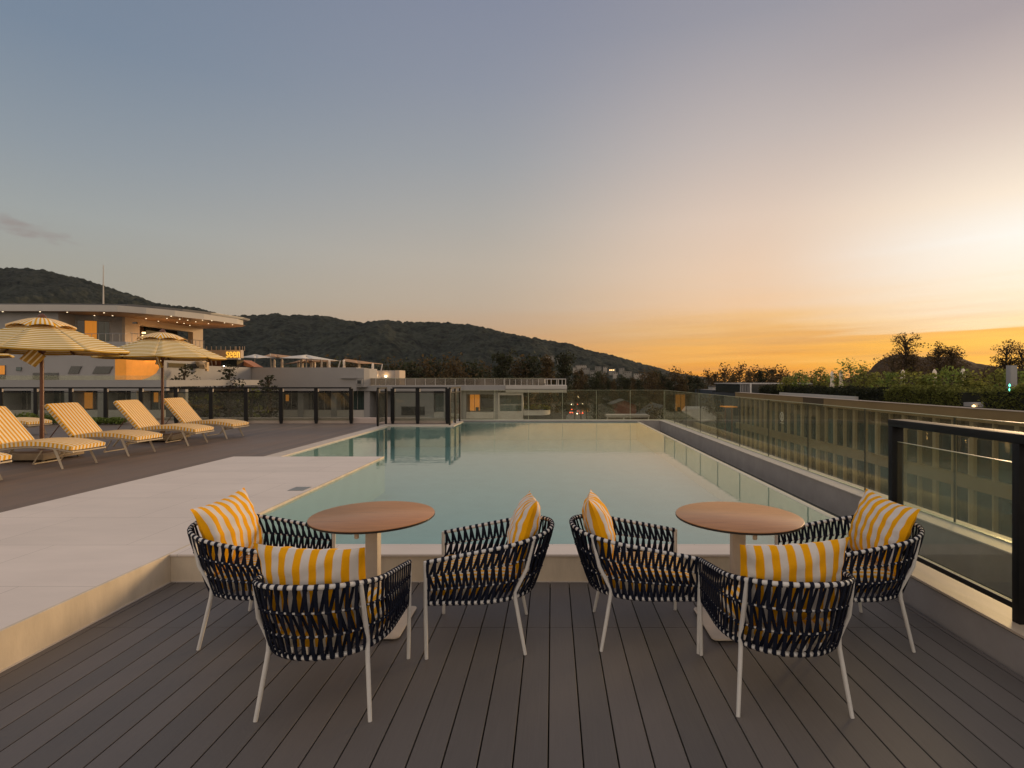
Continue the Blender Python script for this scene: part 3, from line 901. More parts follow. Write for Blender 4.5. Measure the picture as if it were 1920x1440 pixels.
# ------------------------------------------------------------------ parasols
def make_parasol(flap=True):
    root = thing('parasol', 'x', 'parasol')
    Rr = 1.27; ze = 2.135 - ZK; za = 2.665 - ZK; rt = .17
    m = MB(); m.lathe([(.032, .0), (.032, .55), (.030, .62), (.028, 2.40)], 16); m.build('pole', teak, root)
    rt = .09
    def ring(r, z, k, sub=6, scal=0.0):
        return
    m = MB()
    Nn = 8; rows_ = 10
    for s_ in range(Nn):
        a0 = 2 * PI * (s_ + .5) / Nn; a1 = 2 * PI * (s_ + 1.5) / Nn
        vs = []; fs = []; uv = []
        cols = 6
        for j in range(rows_ + 1):
            t_ = j / rows_
            r = rt + (Rr - rt) * t_
            z = za - (za - ze) * (t_ ** 1.03)
            p0 = Vector((r * math.cos(a0), r * math.sin(a0), z)); p1 = Vector((r * math.cos(a1), r * math.sin(a1), z))
            for i in range(cols + 1):
                u = i / cols
                p = p0.lerp(p1, u)
                sag = .035 * 4 * u * (1 - u) * math.sin(PI * min(1, t_ * 1.0) * .55)
                vs.append((p.x, p.y, p.z - sag * .5))
        for j in range(rows_):
            for i in range(cols):
                a = j * (cols + 1) + i; f = (a, a + cols + 1, a + cols + 2, a + 1); fs.append(f)
                uv.append([((rt + (Rr - rt) * ((q // (cols + 1)) / rows_)) * .98, 0) for q in f])
        m.add(vs, fs, 0, uv)
        # hem
        vs2 = []
        for i in range(cols + 1):
            p = vs[rows_ * (cols + 1) + i]; vs2 += [p, (p[0] * .995, p[1] * .995, p[2] - .028)]
        fs = [(2 * i, 2 * i + 1, 2 * i + 3, 2 * i + 2) for i in range(cols)]
        m.add(vs2, fs, 0, [[(Rr * .98, 0)] * 4 for _ in fs])
    cnp = m.build('canopy', canopy_m, root, ang=.15)
    md = cnp.modifiers.new('thick', 'SOLIDIFY'); md.thickness = .004
    # scalloped vent cap
    m = MB()
    for s_ in range(Nn):
        a0 = 2 * PI * (s_ + .5) / Nn; a1 = 2 * PI * (s_ + 1.5) / Nn
        vs = []; fs = []; uv = []; cols = 8; rw = 6
        for j in range(rw + 1):
            t_ = j / rw; r = .03 + .46 * t_
            z = za + .045 - .185 * t_ ** 1.9
            p0 = Vector((r * math.cos(a0), r * math.sin(a0), z)); p1 = Vector((r * math.cos(a1), r * math.sin(a1), z))
            for i in range(cols + 1):
                u = i / cols; p = p0.lerp(p1, u)
                lift = .045 * 4 * u * (1 - u) * t_ ** 3
                vs.append((p.x, p.y, p.z + lift))
        for j in range(rw):
            for i in range(cols):
                a = j * (cols + 1) + i; f = (a, a + cols + 1, a + cols + 2, a + 1); fs.append(f)
                uv.append([(((q % (cols + 1)) / cols - .5) * .40 * (.35 + .65 * (q // (cols + 1)) / rw), 0) for q in f])
        m.add(vs, fs, 0, uv)
    o = m.build('vent', lounge_m, root, ang=.5)
    md = o.modifiers.new('thick', 'SOLIDIFY'); md.thickness = .004
    m = MB(); m.lathe([(.03, za + .02), (.066, za + .05), (.06, za + .08), (.02, za + .12), (0.002, za + .125)], 8); m.build('finial', teak, root)
    m = MB(); m.lathe([(.05, za - .10), (.055, za - .03), (.03, za)], 16); m.lathe([(.038, za - .58), (.062, za - .52), (.062, za - .46), (.04, za - .42)], 16); m.build('hub', teak, root)
    for s_ in range(Nn):
        a0 = 2 * PI * (s_ + .5) / Nn; cx_, sy_ = math.cos(a0), math.sin(a0)
        m = MB(); m.tube([(cx_ * .04, sy_ * .04, za - .06), (cx_ * .60, sy_ * .60, za - .235), (cx_ * 1.255, sy_ * 1.255, ze - .020)], .0125, 6)
        m.build('rib', teak, root)
        m = MB(); m.tube([(cx_ * .05, sy_ * .05, za - .50), (cx_ * .62, sy_ * .62, za - .25)], .010, 6)
        m.build('strut', teak, root)
    m = MB(); m.box(-.40, .40, -.40, .40, .035, .145); m.build('base_block', pmat('taupe_base', (.33, .25, .16), .7, .2, 5), root, bevel=.008)
    m = MB(); m.box(-.33, .33, -.33, .33, .145, .175); m.lathe([(.055, .175), (.052, .34), (.04, .36)], 16); m.build('base_socket', pmat('bronze_socket', (.20, .13, .08), .5, .2, 9), root, bevel=.003)
    for sx in (-1, 1):
        for sy in (-1, 1):
            m = MB(); m.tube([(sx * .34 - .012, sy * .34, .0225), (sx * .34 + .012, sy * .34, .0225)], .0225, 12); m.build('wheel', black_edge, root)
    return root
UG = 'yellow striped parasols between the loungers'
pa = make_parasol(); pa.location = (-9.0, 9.40, ZK); pa.rotation_euler = (0, 0, R(0)); pa['label'] = 'nearer full striped parasol on the left, a fabric square hanging under it'; pa['group'] = UG
pb = dup(pa, (-8.98, 12.28, ZK), R(8), 'right striped parasol, between third and fourth loungers', UG)
pc = dup(pa, (-12.35, 10.55, ZK), R(-4), 'striped parasol mostly outside the left photo edge, only its rim tip showing', UG)
def flap_mesh(w, h):
    m = MB(); n = 8; vs = []; fs = []; uv = []
    for j in range(n + 1):
        for i in range(n + 1):
            u = i / n; v = j / n
            vs.append(((u - .5) * w, .018 * math.sin(3.2 * u + 2 * v), (v - .5) * h))
    for j in range(n):
        for i in range(n):
            a = j * (n + 1) + i; f = (a, a + 1, a + n + 2, a + n + 1); fs.append(f); uv.append([(vs[q][0] + .01, 0) for q in f])
    m.add(vs, fs, 0, uv); return m
def flap(par, loc, w, h, tilt, face):
    o = flap_mesh(w, h).build('fabric_tie', canopy_m, par, ang=2)
    o.matrix_parent_inverse = Matrix.Identity(4)
    o.location = loc; o.rotation_euler = (0, R(tilt), R(face))
    md = o.modifiers.new('thick', 'SOLIDIFY'); md.thickness = .01
    return o
flap(pa, (-.03, -.13, 1.78), .24, .24, 36, 42)
flap(pb, (-.02, -.09, 1.80), .05, .28, -16, 42)
flap(pb, (-.05, -.07, 1.86), .05, .24, 14, 42)

# ------------------------------------------------------------------ fences and balustrades
GZ0 = ZK
def bar_fence(name, label, pts, height, post_w=.125, post_t=.045, panes=True, skip=()):
    """posts at every point, a rail on top, a lower rail with the pane under it"""
    root = thing(name, label, 'fence')
    rail = MB(); low = MB()
    for k, (a, b_) in enumerate(zip(pts[:-1], pts[1:])):
        a = Vector(a); b_ = Vector(b_); d_ = (b_ - a).normalized(); n_ = Vector((-d_.y, d_.x))
        def bar(mb_, z0, z1, hw, ext=0.0):
            p = [a - d_ * ext - n_ * hw, b_ + d_ * ext - n_ * hw, b_ + d_ * ext + n_ * hw, a - d_ * ext + n_ * hw]
            mb_.prism([(q.x, q.y) for q in p], z0, z1)
        bar(rail, height - .045, height, .035)
        if k in skip: continue
        bar(low, height - .175, height - .150, .015)
        g = MB(); p = [a + d_ * .055 - n_ * .006, b_ - d_ * .055 - n_ * .006, b_ - d_ * .055 + n_ * .006, a + d_ * .055 + n_ * .006]
        g.prism([(q.x, q.y) for q in p], GZ0 + .10, height - .18)
        g.build('glass_pane', glass_dark, root, smooth=False)
    rail.build('top_rail', black_metal, root)
    if low.v: low.build('glass_rail', black_metal, root)
    for i, p in enumerate(pts):
        d_ = Vector(pts[min(i + 1, len(pts) - 1)]) - Vector(pts[max(i - 1, 0)]); ang = math.atan2(d_.y, d_.x)
        m = MB()
        m.wallprism([(-post_w / 2 * .62, 0), (post_w / 2 * .62, 0), (post_w / 2, .14), (post_w / 2, height - ZK - .046), (-post_w / 2, height - ZK - .046), (-post_w / 2, .14)], -post_t / 2, post_t / 2)
        o = m.build('post', black_metal, root, bevel=.004, seg=1); o.location = (p[0], p[1], ZK); o.rotation_euler = (0, 0, ang)
        if i < len(pts) - 1:
            m = MB(); m.box(post_w / 2 + .004, post_w / 2 + .032, -.035, -.015, height - ZK - .15, height - ZK - .05)
            b2 = m.build('bracket', beige_cap, o)
    return root
zt_f = 1.385
xs = [(1.5 - CX + 65.7 * k) * .01696 for k in range(-5, 11)]
bar_fence('glass_fence', 'long black post fence with glass behind the loungers', [(x, 16.96) for x in xs] + [(-5.32, 16.96)][:0], zt_f)
bar_fence('glass_fence', 'short black fence return beside the shallow end of the pool bay', [(-5.26 + .02, 16.0), (-5.24, 16.78)], zt_f)
bar_fence('glass_fence', 'black glass fence across the far end of the pool bay', [(-5.06, 16.88), (-4.27, 16.88), (-3.33, 16.88)], zt_f)
bar_fence('glass_fence', 'black glass fence along the coping left of the far pool end', [(-3.16, 16.40), (-3.14, 17.2), (-3.13, 18.0)], zt_f)

# black frame on the side wall at the right
root = thing('framed_glass_screen', 'large black framed glass screen on the low wall at the right edge', 'glass screen')
m = MB(); m.box(2.655, 2.80, 1.2, 4.225, 1.255, 1.308); m.build('top_rail', black_metal, root, bevel=.003)
for (y0, y1, dx_) in ((4.17, 4.222, .090), (3.035, 3.085, .145), (1.9, 1.95, .145)):
    m = MB(); m.box(2.656, 2.656 + dx_, y0, y1, ZK, 1.2545); m.build('post', black_metal, root, bevel=.003)
for (y0, y1) in ((3.087, 4.168), (1.952, 3.033)):
    m = MB(); m.box(2.695, 2.707, y0, y1, .322, 1.133); m.build('glass_pane', glass, root, smooth=False)
    m = MB(); m.box(2.695, 2.707, y0, y1, 1.1335, 1.137); m.build('pane_edge', edge_m, root, smooth=False)
    m = MB(); m.box(2.690, 2.712, y0, y1, .284, .318); m.build('bottom_rail', rail_metal, root)
    m = MB(); m.box(2.688, 2.714, y0, y1, .3185, .3215); m.build('rail_bead', white_cap, root)

# outer frameless balustrade
def balustrade(label, panels, axis, c):
    root = thing('glass_balustrade', label, 'balustrade')
    for (a, b_) in panels:
        m = MB(); g = .006
        if axis == 'y': m.box(c - .006, c + .006, a + g, b_ - g, .262, 1.262)
        else: m.box(a + g, b_ - g, c - .006, c + .006, .262, 1.262)
        m.build('glass_panel', glass, root, smooth=False)
        m = MB()
        if axis == 'y': m.box(c - .0062, c + .0062, a + g, b_ - g, 1.2625, 1.268)
        else: m.box(a + g, b_ - g, c - .0062, c + .0062, 1.2625, 1.268)
        m.build('panel_edge', edge_m, root, smooth=False)
        m = MB()
        if axis == 'y': m.box(c - .008, c + .008, b_ - .0045, b_ + .0045, .262, 1.262)
        else: m.box(b_ - .0045, b_ + .0045, c - .008, c + .008, .262, 1.262)
        m.build('joint', seal_m if axis == 'y' else edge_m, root, smooth=False)
    m = MB()
    if axis == 'y': m.box(c - .02, c + .02, panels[0][0], panels[-1][1], .2505, .2610)
    else: m.box(panels[0][0], panels[-1][1], c - .02, c + .02, .2505, .2610)
    m.build('base_channel', edge_m, root)
    return root
w = 1.462
ys = [18.25 - w * k for k in range(0, 13)][::-1]
balustrade('frameless glass balustrade along the right side of the pool', list(zip(ys[:-1], ys[1:])), 'y', 3.84)
xw = 1.16
xs2 = [3.82 - xw * k for k in range(0, 7)][::-1]
balustrade('frameless glass balustrade across the far end of the pool', list(zip(xs2[:-1], xs2[1:])), 'x', 18.26)
# etched round emblem on the third clear panel
lg_ = thing('glass_emblem', 'small round pale emblem with a line of lettering on the right balustrade glass', 'emblem')
cy_, cz_ = (3.84 / (1466.5 - CX) * 1000), None
yy_ = 3.84 / (1466.8 - CX) * 1000
zc = CAM_H - (781.2 - CY) * yy_ / 1000
m = MB()
xf = 3.832
def ringpts(r0, r1, n=40):
    vs = []
    for k in range(n):
        a = 2 * PI * k / n
        vs += [(xf, yy_ + r0 * math.cos(a), zc + r0 * math.sin(a)), (xf, yy_ + r1 * math.cos(a), zc + r1 * math.sin(a))]
    fs = [(2 * k, 2 * k + 1, (2 * k + 3) % (2 * n), (2 * k + 2) % (2 * n)) for k in range(n)]
    return vs, fs
vs, fs = ringpts(.062, .076); m.add(vs, fs)
m.build('ring', logo_m, lg_, smooth=False)
m = MB()
for (pts_) in ([(-.030, .045), (-.018, .050), (-.012, -.005), (-.026, -.012)], [(-.008, .030), (.010, .036), (.030, -.040), (.014, -.046)], [(.018, .040), (.032, .030), (.006, -.010), (-.004, .004)], [(-.034, -.022), (-.020, -.020), (.004, -.050), (-.010, -.054)]):
    m.add([(xf, yy_ + a, zc + b_) for a, b_ in pts_], [(0, 1, 2, 3)])
m.build('mark', logo_m, lg_, smooth=False)
m = MB()
for k in range(9):
    y0 = yy_ - .072 + k * .0165
    m.add([(xf, y0, zc - .100), (xf, y0 + .011, zc - .100), (xf, y0 + .011, zc - .112 + .003 * (k % 2)), (xf, y0, zc - .112)], [(0, 1, 2, 3)])
m.build('lettering', logo_m, lg_, smooth=False)

# drain cover let into the paving near the pool edge
m = MB(); m.box(-3.33, -3.13, 6.70, 6.93, ZK, ZK + .004); m.build('drain_cover', steel_m, label='small metal cover let into the pale paving beside the pool', cat='drain cover')
#@@PART2@@
# ================================================================== background
def W(px, Y): return (px - CX) * Y / FPX
def Z(py, Y): return CAM_H + (CY - py) * Y / FPX

# ------------------------------------------------------------------ main hotel building on the left
hotel = thing('hotel_building', 'grey hotel block under a sweeping curved roof at the left', 'building')
HS = 7.1       # soffit height above eye level
edge = [(-260, 55.0), (-120, 55.0), (0, 55.0), (120, 55.1), (220, 55.6), (274, 57.4), (328, 59.7), (382.5, 62.8), (420, 65.8), (445, 68.0), (456, 69.6)]
pts = [(W(p, Y), Y) for p, Y in edge] + [(W(450, 71.2), 71.2), (W(425, 72.6), 72.6), (W(380, 73.8), 73.8), (W(300, 76), 76.5), (W(120, 80), 80.0), (-120, 80.0)]
zs = CAM_H + HS
m = MB(); m.prism(pts, zs, zs + .66)
roof = m.build('roof', wall_white, hotel, smooth=False)
inn = [(x * .985 - .4, y + 1.0) for x, y in pts]
m = MB(); m.prism([(x - .05, y) for x, y in inn], zs + .70, zs + .92); m.build('roof_deck', pmat('dark_roof_deck', (.10, .10, .105), .5, .1, .3), hotel, smooth=False)
m = MB()
q = [(x * .975 - 1.6, y + 2.6) for x, y in pts]
m.prism(q, zs + .94, zs + 1.12); m.build('roof_panel', pmat('grey_roof_panel', (.16, .155, .15), .4, .1, .3), hotel, smooth=False)
m = MB(); m.prism([(x * .996, y + .25) for x, y in pts], zs - .012, zs - .004); m.build('soffit', soffit_m, hotel, smooth=False)
# downlights in the soffit
soft_lamp = pmat('soffit_downlight', (1, .9, .7), .5, 0, emit=(1, .8, .5), estr=3.2)
def plamp(name, par, loc, e, colr=(1, .5, .18), size=.25):
    l = bpy.data.lights.new(name, 'POINT'); l.energy = e; l.color = colr; l.shadow_soft_size = size
    o = bpy.data.objects.new(name, l); C.objects.link(o); o.parent = par; o.location = loc
for loc in ((-46.0, 63, zs - 2.2), (-44.5, 67.5, zs - 2.2), (-42, 70.5, zs - 2.2)): plamp('terrace_lamp_light', hotel, loc, 80)
plamp('room_light', hotel, (-51.5, 68, zs - 1.0), 60)
for (px, py) in [(5, 584), (75, 584), (126, 585), (143, 590), (177, 591), (195, 586), (211, 591.5), (274, 597), (297, 602), (313, 596.5), (321, 592.5), (332, 604), (345, 606), (356, 610), (367, 603), (380, 599.8), (391, 606.5), (397, 601), (421, 605), (436, 608.6), (337, 598), (352, 600)]:
    Y = HS * 1000 / (CY - py)
    m = MB(); m.lathe([(.06, zs - .04), (.06, zs - .013)], 8, W(px, Y), Y); m.build('downlight', soft_lamp, hotel)
# walls of the upper storey
zt5 = Z(641, 54)
m = MB()
m.box(-100, -51.9, 56.0, 57.95, zt5, zs - .02)
def slant(px):
    k = (px - CX) / 1000; t_ = (k * 58 + 51.9) / (3.66 - 2.4 * k)
    return Vector((-51.9 + 3.66 * t_, 58 + 2.4 * t_))
def slab_on(m, a, b_, z0, z1, off=0.0, th=.25):
    A = slant(a); B = slant(b_); n_ = Vector((-(B.y - A.y), B.x - A.x)).normalized()
    m.prism([tuple(A + n_ * off), tuple(B + n_ * off), tuple(B + n_ * (off + th)), tuple(A + n_ * (off + th))], z0, z1)
slab_on(m, 140.5, 237, Z(602, 59.2), zs - .02); slab_on(m, 140.5, 144, zt5, Z(602, 59.2) - .01); slab_on(m, 205.5, 237, zt5, Z(602, 59.2) - .01)
m.build('upper_wall', wall_grey, hotel, smooth=False)
m = MB()
y262, y362 = 48.24 / (CX - 262) * 1000, 48.24 / (CX - 362) * 1000
m.box(-48.9, -48.24, 60.18, y262, zt5, zs - .02)
m.box(-48.9, -48.24, y362, 73.6, zt5, zs - .02)
m.box(-48.9, -48.24, y262, y362, zs - .72, zs - .02)
m.build('side_wall', wall_beige, hotel, smooth=False)
m = MB(); m.box(-56, -49.6, 62.1, 73.5, zt5 - .1, zt5)
m.build('interior_floor', pmat('interior_floor', (.1, .06, .04), .7, .1), hotel, smooth=False)
m = MB(); m.box(-54.3, -54.0, 62.1, 73.5, zt5, zs - .1)
m.build('interior_wall', pmat('interior_brown_wall', (.10, .05, .025), .8, .2, 1), hotel, smooth=False)
for (px, py, wd, hh) in ((269, 624, 6, 3), (269, 630, 6, 3), (269, 636, 6, 3)):
    Y = 63.2; m = MB(); m.box(W(px - wd / 2, Y), W(px + wd / 2, Y), Y, Y + .1, Z(py + hh / 2, Y), Z(py - hh / 2, Y)); m.build('shelf_lamp', lamp_dim_m, hotel)
m = MB(); m.box(-50.6, -50.3, 66.0, 69.0, zt5, zt5 + 2.9); m.build('interior_glazing', win_dark, hotel, smooth=False)
m = MB(); m.box(-50.6, -50.3, 69.2, 71.6, zt5, zt5 + 2.7); m.build('interior_glazing', win_dark, hotel, smooth=False)
# recessed window front, left of the corner
for (a, b_, mat_) in ((144.5, 158, win_dark), (158.5, 181, curtain_m), (181.5, 184, win_dark), (184.4, 194.6, win_teal), (195.2, 205, win_teal)):
    m = MB(); slab_on(m, a, b_, zt5, Z(602.5, 59.2), .12, .06); m.build('window', mat_, hotel, smooth=False)
m = MB(); m.box(-51.5, -49.6, 56.2, 57.0, zt5, zt5 + .75); m.build('planter_hedge', leaf_dark, hotel, smooth=False)
# balcony parapet and railing of the upper storey
m = MB(); m.box(-100, -42.9, 53.6, 54.0, Z(730, 53.6), zt5); m.box(-100, -43.31, 54.01, 65.9, zt5 - .5, zt5 - .02); m.box(-100, -48.3, 65.95, 74, zt5 - .5, zt5 - .02)
m.box(-43.3, -42.9, 54.01, 66.0, Z(730, 53.6), zt5 - .02); m.box(-43.3, -42.9, 66.01, 75.9, Z(730, 53.6), 3.36)
m.build('balcony_parapet', wall_grey, hotel, smooth=False)
m = MB()
for k in range(16):
    yk = 54.6 + k * .75; m.tube([(-43.05, yk, zt5), (-43.05, yk, zt5 + .95)], .03, 4)
m.tube([(-43.05, 54.4, zt5 + .95), (-43.05, 66.0, zt5 + .95)], .03, 4)
for px in range(120, 236, 13):
    m.tube([(W(px, 53.8), 53.8, zt5), (W(px, 53.8), 53.8, zt5 + .8)], .03, 4)
m.tube([(W(118, 53.8), 53.8, zt5 + .8), (W(236, 53.8), 53.8, zt5 + .8)], .025, 4)
m.build('balcony_railing', steel_m, hotel)
# parallelogram and square windows in the big lower wall
Yf = 53.55
def hwin(poly, mat_, name='window', y=Yf):
    cx_ = sum(p[0] for p in poly) / len(poly); cy__ = sum(p[1] for p in poly) / len(poly)
    m = MB(); m.wallprism([(W(cx_ + (px - cx_) * 1.06, y), Z(cy__ + (py - cy__) * 1.10, y)) for px, py in poly][::-1], y - .03, y + .06)
    f = m.build(name + '_frame', pmat('window_frame_grey', (.16, .155, .15), .5, 0) if 'window_frame_grey' not in MATS else MATS['window_frame_grey'], hotel, smooth=False)
    m = MB(); m.wallprism([(W(px, y), Z(py, y)) for px, py in poly][::-1], y - .06, y - .031)
    m.build('pane', mat_, f, smooth=False)
hwin([(128, 700), (134, 687), (153, 687), (147, 700)], win_dark)
hwin([(174, 700), (181, 687.5), (211, 687.5), (204, 700)], win_dark)
hwin([(63.5, 665), (63.5, 654), (108, 654), (108, 665)], curtain_m)
hwin([(63, 711), (63, 699.5), (108, 699.5), (108, 711)], win_dark)
hwin([(-14, 702), (-14, 685.5), (9.5, 685.5), (9.5, 702)], curtain_m)
hwin([(-14, 710), (-14, 703), (9, 703), (9, 710)], win_dark)
hwin([(31, 695), (31, 688.5), (40, 688.5), (40, 695)], win_teal)
for (y_a, y_b) in ((59.4, 62.4), (62.6, 65.7)):
    m = MB(); m.box(-42.89, -42.84, y_a, y_b, 2.95, 3.55); f = m.build('window_frame', MATS['window_frame_grey'], hotel, smooth=False)
    m = MB(); m.box(-42.838, -42.81, y_a + .06, y_b - .06, 3.0, 3.5); m.build('pane', win_dark, f, smooth=False)
# orange recess with a swept right end; lamp glow put into the wall material
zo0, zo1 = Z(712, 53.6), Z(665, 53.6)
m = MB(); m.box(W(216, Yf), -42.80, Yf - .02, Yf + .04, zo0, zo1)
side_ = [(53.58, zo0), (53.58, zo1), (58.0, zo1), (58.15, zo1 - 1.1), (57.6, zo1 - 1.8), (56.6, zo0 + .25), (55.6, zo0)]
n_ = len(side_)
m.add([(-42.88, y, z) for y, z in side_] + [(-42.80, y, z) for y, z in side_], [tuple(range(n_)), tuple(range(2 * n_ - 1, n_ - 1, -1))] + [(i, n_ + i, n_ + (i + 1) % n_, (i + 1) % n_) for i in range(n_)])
oc = m.build('glowing_recess', orange_wall_m, hotel, smooth=False)
for y in (56.3, 57.5):
    m = MB(); m.lathe([(.07, 0), (.07, .05)], 8); o = m.build('recess_lamp', lamp_m, oc); o.location = (-42.6, y, zo1 - .25)
m = MB(); m.box(-42.79, -42.5, 55.9, 57.9, zo1 - .46, zo1 - .38); m.build('shelf', lamp_dim_m, oc)
m = MB(); m.tube([(-53.9, 64, zs + 1.1), (-53.9, 64, Z(560, 64)), (-53.9, 64, Z(497, 64))], [.10, .08, .04], 6); m.tube([(-53.9, 64, Z(535, 64)), (-53.9, 64, Z(534, 64))], .13, 6)
m.build('mast', wall_white, label='thin pale mast standing on the curved hotel roof', cat='mast')
m = MB(); m.box(W(250, 60.1) , W(258, 60.1), 59.95, 60.15, Z(607, 60.1), Z(604, 60.1)); m.build('wall_lamp', win_dark, hotel)

# glazed terrace wall in front of the hotel
low = thing('low_terrace_block', 'low grey terrace block behind the loungers fence, below the hotel', 'building')
Yl = 50.0
m = MB(); m.box(-90, W(312, Yl), Yl, Yl + .4, Z(732.6, Yl), Z(712.5, Yl)); m.box(W(312, Yl) - .3, W(312, Yl), Yl + .41, 66, Z(725, Yl), Z(712.5, Yl)); m.box(-90, W(312, Yl) - .31, Yl + .41, 53.5, .95, 1.05); m.build('wall', wall_grey, low, smooth=False)
m = MB(); m.box(-90, W(310, Yl), Yl + .15, Yl + .17, Z(712.5, Yl), Z(704, Yl)); m.build('glass_railing', glass, low, smooth=False)

# ------------------------------------------------------------------ long middle wing
wing = thing('hotel_wing', 'long low hotel wing behind the fence and the pool bay, glass railing on its roof', 'building')
Y0 = 76.0
PW = []
m = MB()
m.box(W(385, Y0), W(668, Y0), Y0, Y0 + 5, Z(733, Y0), Z(689, Y0))
m.prism([(W(668, Y0), Y0 + .02), (W(680, Y0), Y0 + .5), (W(685.5, Y0), Y0 + 1.6), (W(685.5, Y0), Y0 + 5), (W(668, Y0), Y0 + 5)], Z(726, Y0), Z(690.5, Y0))
m.build('roof_parapet', wall_grey, wing, smooth=False)
m = MB(); m.box(W(640, Y0), W(684, Y0), Y0 - .3, Y0 - .01, Z(709.5, Y0), Z(708, Y0)); m.box(W(668, Y0), W(680, Y0), Y0 - .2, Y0 - .02, Z(721, Y0), Z(711, Y0)); m.build('vent', wall_grey, wing, smooth=False)
m = MB(); m.box(W(671, Y0), W(678, Y0), Y0 - .23, Y0 - .21, Z(719.5, Y0), Z(713, Y0)); m.build('vent_grille', win_dark, wing, smooth=False)
# plain wall of piers, balconies and windows
Yw = 78.0
m = MB()
m.box(W(300, Yw), W(868, Yw), Yw + 2.6, Yw + 3, -17, Z(725, Yw))
m.build('back_wall', wall_grey, wing, smooth=False)
m = MB(); m.box(W(318, Yw), W(868, Yw), Yw - .6, Yw + 2.6, Z(733, Yw), Z(723.2, Yw)); m.build('roof_slab', wall_grey, wing, smooth=False)
def facade(par, Yw, ks):
    for k in ks:
        xa = 2 + 62 * k
        m = MB(); m.box(W(xa, Yw), W(xa + 10.5, Yw), Yw - .3, Yw + 2.6, -17, Z(733.2, Yw)); m.build('pier', wall_grey, par, smooth=False)
        b0, b1 = xa + 11.0, xa + 61.5
        m = MB(); m.box(W(b0, Yw), W(b1, Yw), Yw - .28, Yw - .05, Z(782, Yw), Z(768.5, Yw)); m.build('balcony_front', wall_white, par, smooth=False)
        for (u, v_, mt) in ((b0 + .4, b0 + 24, win_dark), (b0 + 25, b1 - .4, win_teal if k % 3 == 1 else win_dark)):
            m = MB(); m.box(W(u, Yw + 1.5), W(v_, Yw + 1.5), Yw + 1.45, Yw + 1.55, Z(769, Yw), Z(733, Yw)); f = m.build('window', mt, par, smooth=False)
            m = MB(); m.box(W((u + v_) / 2 - .4, Yw + 1.4), W((u + v_) / 2 + .4, Yw + 1.4), Yw + 1.38, Yw + 1.44, Z(769, Yw), Z(733, Yw)); m.build('mullion', wall_white, f, smooth=False)
    m = MB(); m.box(W(2 + 62 * ks[0] + 11, Yw), W(2 + 62 * ks[-1] + 61, Yw), Yw - .2, Yw + 1.4, Z(792, Yw), Z(785, Yw)); m.build('lower_slab', wall_white, par, smooth=False)
facade(wing, Yw, range(5, 11))
facade(low, Yl + .35, range(-1, 5))
m = MB(); m.box(W(684, Yw), W(694.5, Yw), Yw - .3, Yw + 2.6, -17, Z(733.2, Yw)); m.build('pier', wall_grey, wing, smooth=False)
m = MB(); m.box(-90, W(312, Yl), Yl + 2.6, Yl + 3.0, -17, Z(731, Yl)); m.build('back_wall', wall_grey, low, smooth=False)
for (u, v_, t0, b_) in ((158, 173.5, 736, 766), (289, 296.5, 736, 754), (536, 541.5, 740, 752)):
    yy = Yw if u > 320 else Yl + .35; m = MB(); m.box(W(u, yy + 1.3), W(v_, yy + 1.3), yy + 1.25, yy + 1.32, Z(b_, yy + 1.3), Z(t0, yy + 1.3)); m.build('lit_curtain', curtain_m, wing if u > 320 else low, smooth=False)
# plain bay with louvre, then the end bays
m = MB(); m.box(W(736, Yw), W(814, Yw), Yw - .35, Yw - .02, -17, Z(733.1, Yw)); m.box(W(833, Yw), W(866, Yw), Yw - .35, Yw - .02, -17, Z(733.1, Yw)); m.build('plain_wall', wall_grey, wing, smooth=False)
m = MB(); m.box(W(754, Yw), W(797.5, Yw), Yw - .40, Yw - .36, Z(778.5, Yw), Z(762, Yw)); m.build('louvre', win_dark, wing, smooth=False)
m = MB(); m.box(W(815, Yw), W(832, Yw), Yw + .2, Yw + .3, Z(772, Yw), Z(738, Yw)); m.build('window', win_teal, wing, smooth=False)
m = MB(); m.box(W(814.5, Yw), W(832.5, Yw), Yw - .30, Yw - .05, Z(784, Yw), Z(772.3, Yw)); m.build('balcony_front', wall_white, wing, smooth=False)

# end pavilion of the wing with the railing deck
pav = thing('terrace_pavilion', 'pale end pavilion of the hotel wing, with orange and teal windows under a roof railing', 'building')
Yp = 79.0
m = MB(); m.box(W(687, Yp), W(949, Yp), Yp - 1.5, Yp + 8, Z(732.5, Yp), Z(722.5, Yp)); m.build('roof_slab', wall_grey, pav, smooth=False)
m = MB(); m.box(W(949.5, Yp), W(1062.5, Yp), Yp - 1.6, Yp + 6, Z(729, Yp), Z(722.3, Yp)); m.box(W(949.5, Yp), W(1062, Yp), Yp - 1.45, Yp + 6, Z(735.5, Yp), Z(729.8, Yp)); m.build('roof_slab', wall_white, pav, smooth=False)
m = MB(); m.box(W(865, Yp), W(876, Yp), Yp - 1, Yp + 4, -17, Z(732.7, Yp)); m.box(W(927, Yp), W(935, Yp), Yp - 1, Yp + 4, -17, Z(732.7, Yp)); m.box(W(876, Yp), W(927, Yp), Yp + 3, Yp + 3.3, -17, Z(732.7, Yp)); m.box(W(876, Yp), W(927, Yp), Yp - .8, Yp - .5, Z(739, Yp), Z(732.7, Yp))
m.build('wall', wall_grey, pav, smooth=False)
m = MB(); m.box(W(876, Yp), W(927, Yp), Yp - .9, Yp - .7, Z(784, Yp), Z(772, Yp)); m.build('balcony_front', wall_white, pav, smooth=False)
m = MB(); m.box(W(876.5, Yp + 2.8), W(899, Yp + 2.8), Yp + 2.8, Yp + 2.9, Z(772, Yp), Z(741, Yp)); f = m.build('window', curtain_m, pav, smooth=False)
